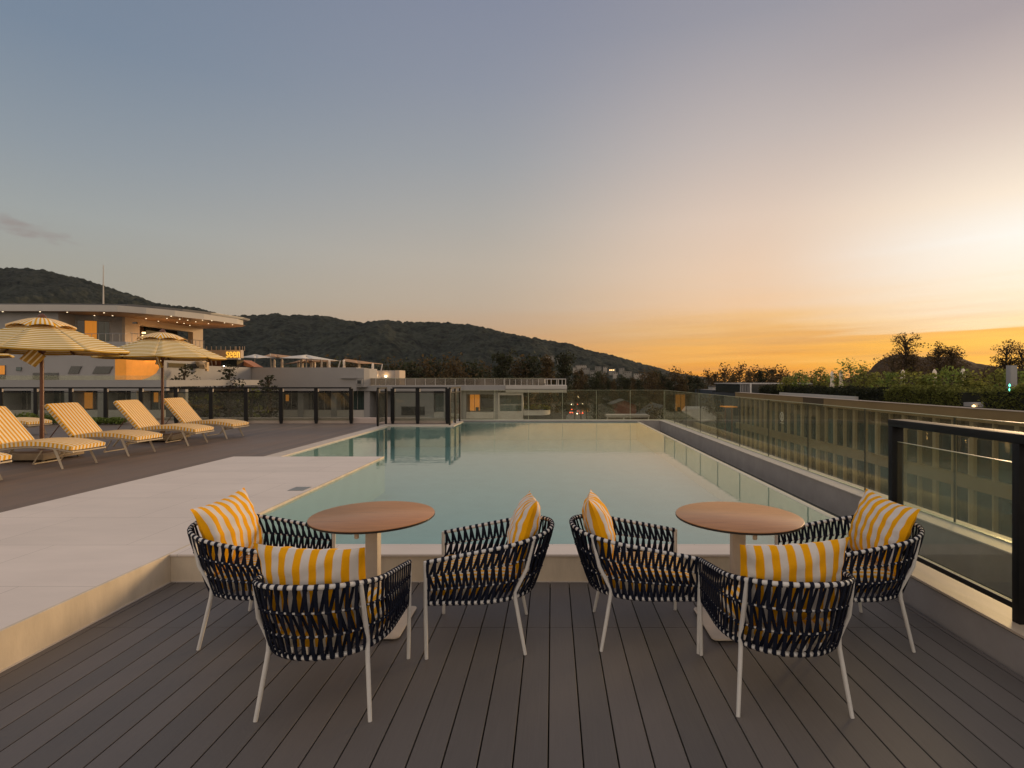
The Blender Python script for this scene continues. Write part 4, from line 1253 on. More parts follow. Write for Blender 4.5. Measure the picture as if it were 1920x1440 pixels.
m = MB(); m.box(W(889.3, Yp + 2.7), W(890, Yp + 2.7), Yp + 2.7, Yp + 2.75, Z(772, Yp), Z(741, Yp)); m.build('mullion', win_dark, f, smooth=False)
m = MB(); m.box(W(901, Yp + 2.8), W(927, Yp + 2.8), Yp + 2.8, Yp + 2.9, Z(772, Yp), Z(741, Yp)); m.build('window', win_dark, pav, smooth=False)
m = MB(); m.box(W(892, Yp + 1), W(897, Yp + 1), Yp + .8, Yp + 1.4, Z(771, Yp), Z(764, Yp)); m.build('balcony_chair', win_dark, pav)
# framed teal window
m = MB()
a, b_, t0, bt = 935.5, 981.5, 737.5, 771
m.box(W(a, Yp), W(a + 2.6, Yp), Yp - 1.3, Yp + 1, -17, Z(735.7, Yp)); m.box(W(b_ - 2.6, Yp), W(b_, Yp), Yp - 1.3, Yp + 1, -17, Z(735.7, Yp))
m.box(W(a + 2.6, Yp), W(b_ - 2.6, Yp), Yp - 1.25, Yp + 1, Z(740.5, Yp), Z(735.7, Yp)); m.box(W(a + 2.6, Yp), W(b_ - 2.6, Yp), Yp - 1.25, Yp + 1, -17, Z(770.5, Yp))
m.build('window_surround', wall_white, pav, smooth=False)
m = MB(); m.box(W(a + 2.7, Yp), W(b_ - 2.7, Yp), Yp - .3, Yp - .2, Z(770.4, Yp), Z(740.6, Yp)); f = m.build('window', win_teal, pav, smooth=False)
m = MB(); m.box(W(a + 2.7, Yp), W(b_ - 2.7, Yp), Yp - .38, Yp - .31, Z(759.4, Yp), Z(758.4, Yp)); m.build('mullion', wall_white, f, smooth=False)
# curved balcony
bp_ = []
for k in range(13):
    a_ = -PI / 2 + PI * k / 24 * 1.0
    bp_.append((W(1010, Yp) + 1.7 * math.sin(a_ + PI / 2) * 1.0, Yp + 2.2 - 3.2 * math.cos(a_ + PI / 2)))
pl_ = [(W(981.7, Yp), Yp + 4), (W(981.7, Yp), Yp - 1.0)] + bp_ + [(W(1031, Yp), Yp + 4)]
m = MB(); m.prism(pl_, Z(778, Yp), Z(769.5, Yp)); m.build('curved_balcony', wall_white, pav, smooth=False)
m = MB(); m.box(W(981.8, Yp), W(1062, Yp), Yp + 4.05, Yp + 4.3, -17, Z(778, Yp)); m.build('wall', pmat('dark_brown_wall', (.07, .06, .05), .8, .2, 1), pav, smooth=False)  # dark brown tone over the whole wall behind the curved balcony
# roof railing
m = MB(); m2 = MB(); Yr = Yp - 1.0
px = 686.0
while px < 951: m.tube([(W(px, Yr), Yr, Z(722.4, Yr)), (W(px, Yr), Yr, Z(710, Yr))], .045, 4); px += 18.6
px = 945.0
while px < 1012: m.tube([(W(px, Yr), Yr, Z(722.2, Yr)), (W(px, Yr), Yr, Z(711, Yr))], .045, 4); px += 10.8
for px in (1022.5, 1026, 1033.5, 1044, 1047, 1054, 1060.5): m.tube([(W(px, Yr), Yr, Z(722.2, Yr)), (W(px, Yr), Yr, Z(710.5, Yr))], .06, 4)
m.tube([(W(1022, Yr), Yr, Z(710.8, Yr)), (W(1061.5, Yr), Yr, Z(710.8, Yr))], .06, 4)
m.build('railing_posts', wall_white, pav)
m = MB(); m.box(W(687, Yr), W(1021, Yr), Yr + .10, Yr + .13, Z(722.3, Yr), Z(709.5, Yr)); m.build('railing_glass', glass_mat('railing_glass', (.50, .47, .40), 1.3, .6, dirtcol=(.30, .26, .22), dscale=.15), pav, smooth=False)
m = MB(); m.box(W(687, Yr), W(1021, Yr), Yr + .09, Yr + .14, Z(709.4, Yr), Z(708.9, Yr)); m.build('railing_top', edge_m, pav, smooth=False)
m = MB(); m.box(W(1008, Yr), W(1021, Yr), Yr + 1.0, Yr + 4.0, Z(719, Yr), Z(710, Yr)); m.build('plant_room', wall_white, pav, smooth=False)

# rooftop kiosk with two wall lamps
kio = thing('rooftop_kiosk', 'small grey rooftop hut with two glowing wall lamps above the glass railing', 'hut')
Yk = 84.0
m = MB(); m.box(W(687, Yk), W(742, Yk), Yk, Yk + 3, Z(723, Yk), Z(694.5, Yk)); m.build('wall', wall_grey, kio, smooth=False)
m = MB(); m.box(W(742.1, Yk), W(750, Yk), Yk - .3, Yk + 3, Z(723, Yk), Z(694.3, Yk)); m.build('end_wall', wall_beige, kio, smooth=False)
for px in (704, 724):
    m = MB(); m.tube([(W(px, Yk), Yk - .2, Z(706.8, Yk)), (W(px, Yk), Yk - .2, Z(704.2, Yk))], [.16, .12], 8); m.build('wall_lamp', lamp_m, kio)
    pl2 = bpy.data.lights.new('wall_lamp_light', 'POINT'); pl2.energy = 20; pl2.color = (1, .5, .15); pl2.shadow_soft_size = .1
    lo = bpy.data.objects.new('wall_lamp_light', pl2); C.objects.link(lo); lo.parent = kio; lo.location = (W(px, Yk), Yk - .45, Z(703, Yk))
m = MB(); m.tube([(W(692.5, Yk), Yk - .1, Z(697.5, Yk)), (W(692.5, Yk), Yk - .5, Z(697, Yk))], .22, 8); m.build('loudspeaker', win_dark, kio)

# the lit sign on its stand, wooden canopy beneath
Ys = 74.0
sg = thing('restaurant_sign', 'yellow lit letters on a dark wooden kiosk behind the right parasol', 'sign')
m = MB(); m.box(W(366, Ys), W(449, Ys), Ys + .3, Ys + 1.0, Z(671, Ys), Z(656, Ys)); m.build('fascia', wall_beige, sg, smooth=False)
m = MB(); m.box(W(411, Ys), W(449, Ys), Ys - .3, Ys + .29, Z(674, Ys), Z(671.2, Ys)); m.build('ledge', wall_white, sg, smooth=False)
m = MB(); m.box(W(415, Ys), W(445, Ys), Ys - .1, Ys + 1.5, Z(690, Ys), Z(674.2, Ys)); m.build('kiosk_wall', win_dark, sg, smooth=False)
cu = bpy.data.curves.new('letters', 'FONT'); cu.body = 'seen'; cu.size = 1.18; cu.extrude = .06; cu.space_character = 1.05
to = bpy.data.objects.new('letters_tmp', cu); C.objects.link(to)
dg = bpy.context.evaluated_depsgraph_get()
me = bpy.data.meshes.new_from_object(to.evaluated_get(dg)); bpy.data.objects.remove(to)
me.materials.clear(); me.materials.append(sign_m)
lo = bpy.data.objects.new('letters', me); C.objects.link(lo); lo.parent = sg
xs_ = [v.co.x for v in me.vertices]; wd = max(xs_) - min(xs_)
lo.scale = ((W(449, Ys) - W(424, Ys)) / wd, 1.55, 1)
lo.location = (W(424, Ys), Ys - .05, Z(670.5, Ys)); lo.rotation_euler = (R(90), 0, 0)
m = MB()
for px in list(range(378, 452, 9)) + [434, 440, 446]: m.tube([(W(px, Ys), Ys + 1.1, Z(657, Ys)), (W(px, Ys), Ys + 1.1, Z(648.5, Ys))], .05, 4)
m.build('post_row', wall_beige, sg)
hut = thing('timber_bar', 'red brown timber bar with sloping roof right under the lit sign', 'bar')
m = MB(); m.box(W(388, 75.5), W(413, 75.5), 75.6, 78, Z(690, 75.5), Z(672, 75.5)); m.build('wall', terra, hut, smooth=False)
m = MB(); m.wallprism([(W(446, 75.5), Z(675, 75.5)), (W(453, 75.5), Z(675, 75.5)), (W(476, 75.5), Z(688, 75.5)), (W(462, 75.5), Z(688, 75.5)), (W(446, 75.5), Z(682, 75.5))][::-1], 75.6, 78); m.build('sloping_roof', pmat('orange_timber', (.42, .17, .07), .6, .2, 3), hut, smooth=False)
m = MB()
for (p0, q0, p1, q1) in ((395, 672, 399, 690), (404, 672, 405, 684)): m.tube([(W(p0, 75.2), 75.2, Z(q0, 75.2)), (W(p1, 75.2), 75.2, Z(q1, 75.2))], .10, 5)
m.build('poles', wall_beige, hut)
m = MB(); m.lathe([(.01, -.15), (.16, 0), (.01, .15)], 8); o = m.build('globe_lamp', lamp_m, label='white globe lamp shining beside the dark kiosk under the lit sign', cat='lamp'); o.location = (W(420, 73.6), 73.6, Z(687.3, 73.6))
# timber sun deck edge left of the sign
m = MB()
for k in range(6): m.box(W(362 + k * 4, 64.5), W(384 + k * 1.2, 64.5), 64.1 - k * .02, 64.8, Z(679 + k * 2.6, 64.5), Z(677.6 + k * 2.6, 64.5))
m.box(W(385.5, 64.5), W(389, 64.5), 64.4, 64.8, Z(696, 64.5), Z(679, 64.5))
m.build('timber_pergola', pmat('pale_timber', (.55, .38, .2), .7, .2, 3), label='small pale timber pergola right of the orange recess on the hotel wall', cat='pergola')

# ------------------------------------------------------------------ shade sails and folded umbrellas on the terrace roof
Yt = 86.0
def sail(name, label, pts, mat_, poles):
    root = thing(name, label, 'shade sail')
    vs = [Vector((W(px, Yt + dy), Yt + dy, Z(py, Yt + dy))) for px, py, dy in pts]
    m = MB()
    cen = sum(vs, Vector()) / len(vs)
    cen.z += .15
    n = 6; allv = []; fs = []
    for k in range(len(vs)):
        a = vs[k]; b_ = vs[(k + 1) % len(vs)]; o0 = len(allv)
        for i in range(n + 1):
            for j in range(n + 1 - i):
                u = i / n; v = j / n
                p = cen * (1 - u - v) + a * u + b_ * v
                p = p + (cen - p) * .10 * 4 * u * v
                allv.append(p)
        def ix(i, j): return o0 + sum(n + 1 - q for q in range(i)) + j
        for i in range(n):
            for j in range(n - i):
                fs.append((ix(i, j), ix(i + 1, j), ix(i, j + 1)))
                if j < n - i - 1: fs.append((ix(i + 1, j), ix(i + 1, j + 1), ix(i, j + 1)))
    m.add(allv, fs)
    o = m.build('cloth', mat_, root, ang=1.5)
    md = o.modifiers.new('t', 'SOLIDIFY'); md.thickness = .05
    for (px, py, px2, py2, dy) in poles:
        m = MB(); m.tube([(W(px, Yt + dy), Yt + dy, Z(py, Yt + dy)), (W(px2, Yt + dy), Yt + dy, Z(py2, Yt + dy))], [.09, .12], 6); m.build('pole', wall_white, root)
    return root
sail('shade_sail', 'small white shade sail just right of the lit sign', [(449, 670.5, 0), (478, 664.5, 6), (512, 670.8, 0), (480, 672, -6)], sail_white, [(478.5, 665, 476, 690, 0), (451, 670, 451.5, 676, 0)])
sail('shade_sail', 'tan shade sail behind the small white one', [(490, 668.5, 4), (507, 663.5, 8), (556, 669, 4), (520, 670, -2)], sail_tan, [(506.5, 663, 508.5, 690, 3)])
sail('shade_sail', 'big white shade sail in the middle of the roof terrace', [(500, 671.5, 0), (575, 665.5, 6), (636, 677, 0), (582, 673, -6)], sail_white, [(575, 667, 574, 690, 0), (638, 676, 634.5, 690, 0), (564, 672, 565, 690, 1)])
sail('shade_sail', 'low tan shade sail under the big white one', [(533, 683, 5), (568, 674, 9), (632, 677, 5), (580, 680, -1)], sail_tan, [])
sail('shade_sail', 'tan shade sail at the right end of the roof terrace', [(640, 677, 3), (646, 673, 7), (718, 683, 3), (672, 682, -3)], sail_tan, [(717, 683, 712, 706, 0)])
def folded(h=2.5, wtop=.16, wb=.42, seed=0):
    rng = random.Random(seed)
    root = thing('folded_parasol', 'x', 'folded parasol')
    m = MB(); n = 10; prof = [(.05, h), (wtop, h * .93), (wtop * 1.15, h * .75), (wtop * 1.0, h * .60), (wtop * 1.5, h * .40), (wb * .62, h * .2), (wb * .8, h * .12)]
    vs = []; k = len(prof)
    for (r, z) in prof:
        for j in range(n):
            a_ = 2 * PI * j / n; rr = r * (1 + (.18 if j % 2 else -.12))
            vs.append((rr * math.cos(a_), rr * math.sin(a_), z))
    fs = [(i * n + j, i * n + (j + 1) % n, (i + 1) * n + (j + 1) % n, (i + 1) * n + j) for i in range(k - 1) for j in range(n)] + [tuple(range(n))]
    m.add(vs, fs); m.build('cover', cloth_cream, root)
    m = MB(); m.tube([(0, 0, 0), (0, 0, h * 1.04)], .04, 6); m.build('pole', teak, root)
    return root
fp = folded()
FG = 'folded cream parasols on the roof terrace'
fpos = [(514, 672.5, 3), (529, 672, 5), (559.5, 676, 4), (567, 672.5, 4), (584, 673, 4), (590, 677, 6), (603, 672.5, 2), (614.5, 677, 5), (617.5, 672.5, 3), (645, 673, 2), (673.5, 678.5, 2), (699, 679.5, -1)]
names = ['leftmost cream folded parasol on the roof terrace, beside the tan sail pole', 'second folded parasol from the left on the roof terrace', 'short folded parasol left of the middle sail pole pair', 'folded parasol left of the big white sail pole', 'folded parasol right of the big white sail pole', 'half hidden folded parasol just right of the big sail pole', 'folded parasol under the right half of the big white sail', 'slim folded parasol touching its taller neighbour under the big white sail end', 'taller folded parasol of the touching pair under the big white sail end', 'folded parasol at the left tip of the right tan sail', 'folded parasol under the middle of the right tan sail', 'rightmost folded parasol, above the end of the grey parapet']
for i, (px, py, dy) in enumerate(fpos):
    Y = Yt + dy; zt_ = Z(py, Y); sc = 1.0 + .04 * math.sin(i * 2.1)
    loc = (W(px, Y), Y, zt_ - 2.6 * sc)
    if i == 0: fp.location = loc; fp['label'] = names[0]; fp['group'] = FG; fp.scale = (sc,) * 3
    else: dup(fp, loc, i * .7, names[i], FG, scale=sc)
# roof deck that carries them
m = MB(); m.box(W(350, 90), W(700, 90), 81.1, 100, -1.0, Z(672.5, 86) - 2.6 - .1); m.build('roof_terrace', wall_grey, wing, smooth=False)

# ------------------------------------------------------------------ long gold wing on the right
gw = thing('gold_wing', 'long low hotel wing with olive gold facade beyond the right balustrade', 'building')
GX = 28.0; GT = -.28
ya, yb = 14.0, 80.3
def gz(py, px): return CAM_H + (CY - py) * (GX / (px - CX) * 1000) / 1000
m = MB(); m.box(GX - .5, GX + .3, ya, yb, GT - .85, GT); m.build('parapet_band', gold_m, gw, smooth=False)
m = MB(); m.box(GX - .55, GX + .35, ya, yb, GT + .001, GT + .035); m.build('parapet_cap', wall_beige, gw, smooth=False)
m = MB(); m.box(GX + .31, GX + 14, ya, yb - .2, -17, GT - .25); m.build('roof', pmat('roof_garden_soil', (.06, .05, .035), .9, .2, 2), gw, smooth=False)
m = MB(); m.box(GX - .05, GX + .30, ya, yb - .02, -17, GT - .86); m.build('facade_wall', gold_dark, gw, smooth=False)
for fl, (z1, z0) in enumerate(((-2.30, -4.72), (-5.62, -8.05), (-8.95, -11.4))):
    m = MB(); m.box(GX - .42, GX - .06, ya, yb - .05, z0 - .90, z0 - .02); m.build('floor_band', gold_m if fl else gold_m, gw, smooth=False)
    y = 18.0; k = 0
    while y < 79:
        wdt = 1.72
        if k % 9 not in (3,):
            f = MB(); f.box(GX - .12, GX - .052, y + .14, y + wdt - .14, z0, z1)
            if k % 7 == 2 and fl == 0: mt = curtain_m
            o = f.build('window', win_teal if (k * 5 + fl) % 4 == 0 else win_dark, gw, smooth=False)
            if k % 2 == 0:
                c_ = MB(); c_.box(GX - .16, GX - .125, y + .16, y + .55, z0, z1); c_.build('curtain', wall_beige, o, smooth=False)
        y += wdt; k += 1
m = MB(); y = 18.0; k = 0
while y < 79:
    m.box(GX - .36, GX - .061, y - (.17 if k % 2 == 0 else .07), y + (.17 if k % 2 == 0 else .07), -17, GT - .86); y += 1.72; k += 1
m.build('pilasters', fin_m, gw, smooth=False)
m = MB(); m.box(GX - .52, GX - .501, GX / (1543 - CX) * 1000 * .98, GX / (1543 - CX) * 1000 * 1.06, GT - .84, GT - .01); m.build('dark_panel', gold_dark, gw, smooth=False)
# lower terrace strip at the foot of the gold wing
m = MB(); m.box(12, GX - .6, 30, 92, -13.0, -12.6); m.build('lower_terrace', pmat('olive_lower_roof', (.12, .09, .045), .8, .2, .5), label='flat olive lower roof at the foot of the gold wing', cat='roof')

# planters, hedges, pavilion on the gold wing roof
m = MB(); m.box(GX + .9, GX + 1.25, 51, 68, GT - .2, GT + .29); m.build('planter_wall', wall_white, label='long white planter wall on the gold wing roof, below the clipped hedge', cat='planter')
pvn = thing('louvred_pavilion', 'flat roofed black louvred pavilion at the far end of the gold wing', 'pavilion')
Yv = 72.0
m = MB(); m.box(W(1388, 80), W(1388, 80) + 9, 80.4, 92, Z(738, 80), Z(720.5, 80)); m.build('wall', win_dark, pvn, smooth=False)
m = MB(); m.box(W(1386, 80), W(1386, 80) + 11, 80.0, 92.5, Z(720.4, 80), Z(718.8, 80)); m.build('roof', wall_grey, pvn, smooth=False)
m = MB()
for px in range(1389, 1406, 3): m.box(W(px, 80), W(px + 1.2, 80), 80.1, 80.35, Z(738, 80), Z(720.5, 80))
m.build('louvres', wall_grey, pvn, smooth=False)
m = MB(); m.box(W(1409, 79), W(1411.5, 79), 79.5, 79.7, Z(737, 79), Z(718, 79)); m.build('post', white_metal, pvn, smooth=False)

# ------------------------------------------------------------------ foliage tools
def leaf_cloud(mb, c, rx, ry, rz_, n, size, rng, hollow=.35):
    for _ in range(n):
        while True:
            p = Vector((rng.uniform(-1, 1), rng.uniform(-1, 1), rng.uniform(-1, 1)))
            l = p.length
            if hollow < l <= 1: break
        q = Vector((c[0] + p.x * rx, c[1] + p.y * ry, c[2] + p.z * rz_))
        a = Vector((rng.uniform(-1, 1), rng.uniform(-1, 1), rng.uniform(-.7, .7))).normalized()
        b_ = a.orthogonal().normalized(); b_ = (Matrix.Rotation(rng.uniform(0, 6.28), 3, a) @ b_)
        s_ = size * rng.uniform(.55, 1.35); w = s_ * rng.uniform(.35, .7)
        mb.add([q - a * s_ * .5, q + b_ * w * .5, q + a * s_ * .5, q - b_ * w * .5], [(0, 1, 2, 3)])
def make_tree(name, label, seed, h, cw, t0, nlimb, leaf, per, mat_, kind='round', group=None, hol=.2):
    rng = random.Random(seed)
    root = thing(name, label, 'tree', group=group)
    tr_ = MB(); cr = MB()
    lean = Vector((rng.uniform(-.05, .05), rng.uniform(-.05, .05), 1))
    tp = [lean * (h * .93 * t_) + Vector((math.sin(t_ * 4 + seed) * cw * .04, 0, 0)) for t_ in (0, .25, .5, .75, 1)]
    tr_.tube(tp, [h * .018 + .05, h * .015 + .04, h * .010 + .03, h * .006 + .02, .015], 7)
    for i in range(nlimb):
        t_ = t0 + (1 - t0) * (i + rng.uniform(.1, .9)) / nlimb
        base = lean * (h * .93 * t_ * .93)
        if kind == 'round': env = math.sin(PI * min(1, max(0, (t_ - t0) / (1 - t0) * .88 + .10))) ** .6
        elif kind == 'cone': env = (1.05 - (t_ - t0) / (1 - t0)) ** .7 * .9
        elif kind == 'flat': env = .35 + .75 * ((t_ - t0) / (1 - t0)) ** 1.0
        else: env = .55 + .3 * math.sin(i * 1.7)
        az_ = i * 2.4 + rng.uniform(-.5, .5); r = cw * .5 * env * rng.uniform(.45, 1.0)
        tip = base + Vector((math.cos(az_) * r, math.sin(az_) * r, h * rng.uniform(.02, .10)))
        tr_.tube([base, base.lerp(tip, .5) + Vector((0, 0, h * .015)), tip], [h * .0055 + .015, h * .0035 + .01, .008], 5)
        cs = cw * (.13 + .08 * rng.random()) * (1.25 if kind == 'round' else 1)
        leaf_cloud(cr, tip, cs, cs, cs * .72, per, leaf, rng, hol)
        mid = base.lerp(tip, .55)
        leaf_cloud(cr, mid, cs * .7, cs * .7, cs * .5, per // 3, leaf, rng, hol)
    tr_.build('trunk', bark, root)
    cr.build('crown', mat_, root, smooth=False)
    return root
def make_palm(name, label, seed, h, fr, group=None):
    rng = random.Random(seed); root = thing(name, label, 'palm tree', group=group)
    m = MB(); m.tube([(0, 0, 0), (.1, 0, h * .5), (.15, .1, h)], [.22, .17, .14], 7); m.build('trunk', bark, root)
    m = MB()
    for k in range(16):
        a_ = k * 2.4; el_ = rng.uniform(-.15, .9); L_ = fr * rng.uniform(.85, 1.1)
        prev = None
        for j in range(9):
            t_ = j / 8; r = L_ * t_ * math.cos(el_ * (1 - t_ * .5)); z = h + L_ * (math.sin(el_) * t_ - .75 * t_ * t_)
            p = Vector((.15 + r * math.cos(a_), .1 + r * math.sin(a_), z))
            if prev is not None:
                side = Vector((-math.sin(a_), math.cos(a_), 0)); wd = fr * .20 * math.sin(PI * min(1, t_ * .85 + .12))
                for s_ in (-1, 1):
                    for q in range(3):
                        o0 = prev.lerp(p, q / 3)
                        m.add([o0, o0.lerp(p, .25), o0 + side * s_ * wd + Vector((0, 0, -wd * .5)) + (p - prev) * .5], [(0, 1, 2)])
            prev = p
    m.build('crown', leaf_dark, root, smooth=False)
    return root

# shrubs rising in front of the wing, behind the fence
specs = [(345, 668, 60, 3.6, 11), (428, 672, 60, 3.9, 12), (506, 686, 62, 2.5, 13), (322, 690, 62, 2.4, 14), (470, 716, 62, 4.2, 15), (386, 722, 62, 5, 16)]
lbl = ['slim airy tree in front of the hotel wall, just right of the right parasol pole', 'slim airy tree in front of the grey parapet, under the lit sign', 'thin wispy tree rising over the fence right of the lit sign tree', 'small wispy tree beside the right parasol pole behind the fence', 'bushy tree behind the fence glass between the two slim trees and wisp', 'bushy tree seen through the fence glass behind the farthest loungers']
for (px, py, Y, cw, sd), lb in zip(specs, lbl):
    h = Z(py, Y) + 12.0
    o = make_tree('slim_tree', lb, sd, h, cw, .52 if py < 700 else .35, 20, .34 if py < 700 else .55, 34 if py < 700 else 22, leaf_green if py > 700 else leaf_dark, 'round'); o.location = (W(px, Y), Y, -12.0)

# hedge on the gold wing roof
def hedge(name, label, x0, x1, y0, y1, z0, z1, n, size, mat_, seed):
    rng = random.Random(seed); root = thing(name, label, 'hedge')
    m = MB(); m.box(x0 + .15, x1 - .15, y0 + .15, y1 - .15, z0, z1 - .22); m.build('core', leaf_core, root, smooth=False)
    m = MB()
    for _ in range(n):
        y = rng.uniform(y0, y1); s_ = rng.random()
        top = z1 + .16 * math.sin(y * 1.7 + seed) + .10 * math.sin(y * 4.1)
        if s_ < .55: p = (rng.uniform(x0, x0 + .25), y, rng.uniform(z0, top))
        else: p = (rng.uniform(x0, x1), y, top + rng.uniform(-.25, .08))
        leaf_cloud(m, p, .16, .16, .16, 3, size, rng, 0)
    m.build('foliage', mat_, root, smooth=False)
    return root
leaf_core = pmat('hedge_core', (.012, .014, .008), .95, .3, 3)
hedge('hedge', 'clipped dark hedge along the gold wing roof behind the white planter', GX + 1.4, GX + 3.6, 46, 76, GT - .2, GT + .95, 4200, .22, leaf_dark, 1)
hedge('hedge', 'taller loose dark hedge on the gold wing roof left of the small uplight', GX + .6, GX + 3.0, 37.6, 46, GT - .2, GT + 1.2, 3200, .17, leaf_green, 2)
hedge('hedge', 'loose green hedge on the gold wing roof at the right photo edge', GX + .5, GX + 3.2, 20, 35.6, GT - .2, GT + 1.35, 5000, .15, leaf_green, 3)
m = MB(); m.box(GX + .9, GX + 2.6, 35.7, 37.5, GT + .04, GT + .32); gl_ = m.build('stone_ledge', wall_grey, label='short grey ledge between the hedges on the gold wing roof', cat='ledge')
m = MB(); m.lathe([(.05, 0), (.12, .05), (.02, .16)], 8); o = m.build('uplight', lamp_dim_m, label='small orange uplight glowing on the grey ledge between the hedges', cat='lamp'); o.location = (GX + .75, 36.4, GT + .04)
# small garden trees and closed umbrellas on the roof
gt = [(1500, 690, 66, 3.4), (1478, 704, 68, 2.6), (1536, 685, 62, 3.0), (1595, 670, 58, 4.2), (1620, 682, 56, 3.6), (1560, 700, 64, 3), (1665, 690, 50, 3.4), (1705, 688, 48, 3.6), (1745, 694, 47, 2.8), (1782, 680, 45, 3.6), (1812, 692, 44, 2.8), (1868, 684, 40, 3.2), (1905, 678, 38, 3.4), (1645, 700, 54, 2.6), (1840, 706, 42, 2.2), (1728, 702, 50, 2.6)]
gl = ['small roof garden tree behind the black pavilion end', 'low roof garden tree nearest the black pavilion roof', 'roof garden tree left of the twin folded white umbrellas', 'tallest leafy roof garden tree, right of the twin folded umbrellas', 'roof garden tree just right of the tallest leafy one', 'roof garden shrub tree between the folded umbrellas and hedge', 'roof garden tree under the left shoulder of the dark mound', 'roof garden tree below the tall lone silhouette tree', 'low roof garden tree below the gap between silhouette trees', 'roof garden tree below the double-crowned silhouette tree', 'thin roof garden tree beside the folded umbrella right of the mound', 'roof garden tree left of the grey post', 'roof garden tree behind the grey post at the right edge', 'low roof garden bush left of the dark mound', 'low bush right of the dark mound behind the near hedge', 'low bush in the middle of the roof garden']
for i, (px, py, Y, cw) in enumerate(gt):
    h = Z(py, Y) - GT
    o = make_tree('garden_tree', gl[i], 40 + i, h, cw * (.75 + .3 * (i % 2)), .30, 16, .27, 28, leaf_green if i % 3 else leaf_bright, 'round', group='small trees of the roof garden'); o.location = (W(px, Y), Y, GT - .25)
for i, (px, py, Y, lb) in enumerate([(1560, 694, 60, 'left one of the twin folded white umbrellas in the roof garden'), (1577, 692, 60, 'right one of the twin folded white umbrellas in the roof garden'), (1806, 688, 46, 'folded white umbrella in the roof garden right of the dark mound'), (1693, 691, 52, 'folded white umbrella in the roof garden below the lone tall tree'), (1752, 690, 50, 'folded white umbrella in the roof garden left of the double-crowned tree')]):
    sc = (Z(py, Y) - GT + .25) / 2.6
    dup(fp, (W(px, Y), Y, GT - .25), i, lb, 'folded umbrellas of the roof garden', scale=(.95, .95, sc))
m = MB(); m.box(W(1895.5, 36), W(1907.5, 36), 36, 36.4, GT - .2, Z(685, 36)); m.build('grey_post', wall_grey, label='square grey post standing in the hedge at the right edge', cat='post', bevel=.01)
for (px, py, lb) in ((1893, 722.5, 'larger green glowing lamp beside the grey post'), (1892.6, 730.5, 'smaller green glowing lamp below the larger one by the grey post')):
    m = MB(); m.lathe([(.01, -.1), (.055 if py < 725 else .035, 0), (.01, .1)], 8); o = m.build('green_lamp', green_lamp_m, label=lb, cat='lamp'); o.location = (W(px, 34), 28.3 / (px - CX) * 1000, 0); Yq = 28.3 / (px - CX) * 1000; o.location = (28.3, Yq, Z(py, Yq))
m = MB(); m.lathe([(.05, 0), (.20, .5), (.10, 1.0), (.02, 1.3)], 8); o = m.build('turquoise_lamp', green_lamp_m, label='turquoise glowing lamp at the foot of the left twin umbrella', cat='lamp'); o.location = (W(1563.5, 58), 58, GT - .1); o.scale = (.75, .75, .85)

# low shrubs at the terrace fence
for i, (px, lb) in enumerate([(46, 'leafy shrub at the fence foot left of the first parasol pole'), (100, 'leafy shrub at the fence foot right of the first parasol pole'), (182, 'small shrub at the fence foot behind the second lounger back'), (214, 'small shrub at the fence foot left of the third lounger')]):
    rng = random.Random(i + 60); Y = 16.6
    root = thing('fence_shrub', lb, 'shrub', (W(px, Y), Y, ZK), group='shrubs along the terrace fence')
    m = MB(); hs_ = .36 if i < 2 else .22; wx = .42 if i != 2 else .25
    leaf_cloud(m, (0, 0, hs_ * .55), wx, .22, hs_ * .5, 420, .085, rng, 0); m.build('foliage', leaf_bright, root, smooth=False)
    m = MB()
    for k in range(7): m.tube([(rng.uniform(-wx, wx) * .5, 0, 0), (rng.uniform(-wx, wx) * .7, 0, hs_ * .7)], .006, 4)
    m.build('stems', bark, root)

# ------------------------------------------------------------------ hills
def grid_mesh(name, V3, nr, nc, mat_, **kw):
    me = bpy.data.meshes.new(name)
    V3 = V3.reshape(-1, 3).astype(np.float32)
    idx = np.arange(nr * nc).reshape(nr, nc)
    q = np.stack([idx[:-1, :-1], idx[:-1, 1:], idx[1:, 1:], idx[1:, :-1]], -1).reshape(-1, 4)
    me.vertices.add(len(V3)); me.vertices.foreach_set('co', V3.ravel())
    me.loops.add(q.size); me.loops.foreach_set('vertex_index', q.ravel().astype(np.int32))
    me.polygons.add(len(q)); me.polygons.foreach_set('loop_start', np.arange(0, q.size, 4, dtype=np.int32))
    me.update(calc_edges=True)
    me.polygons.foreach_set('use_smooth', [True] * len(q))
    me.materials.append(mat_)
    o = bpy.data.objects.new(name, me); C.objects.link(o)
    for k, v in kw.items(): o[k] = v
    return o
def hash2(ix, iy, s):
    h = np.sin(ix * 127.1 + iy * 311.7 + s * 74.7) * 43758.5453
    return h - np.floor(h)
def crowns(x, y, cell, seed):
    """height 0..1 of overlapping rounded tree crowns"""
    gx = np.floor(x / cell); gy = np.floor(y / cell); best = np.zeros_like(x)
    for i in (-1, 0, 1):
        for j in (-1, 0, 1):
            cx_ = gx + i; cy__ = gy + j
            jx = hash2(cx_, cy__, seed); jy = hash2(cx_, cy__, seed + 1); hh = .45 + .55 * hash2(cx_, cy__, seed + 2)
            d_ = np.hypot(x / cell - (cx_ + jx), y / cell - (cy__ + jy)) / .78
            best = np.maximum(best, hh * np.sqrt(np.clip(1 - d_ ** 2, 0, 1)))
    return best
def vnoise(x, y, s):
    ix = np.floor(x); iy = np.floor(y); fx = x - ix; fy = y - iy
    fx = fx * fx * (3 - 2 * fx); fy = fy * fy * (3 - 2 * fy)
    a = hash2(ix, iy, s); b_ = hash2(ix + 1, iy, s); c = hash2(ix, iy + 1, s); d_ = hash2(ix + 1, iy + 1, s)
    return (a * (1 - fx) + b_ * fx) * (1 - fy) + (c * (1 - fx) + d_ * fx) * fy
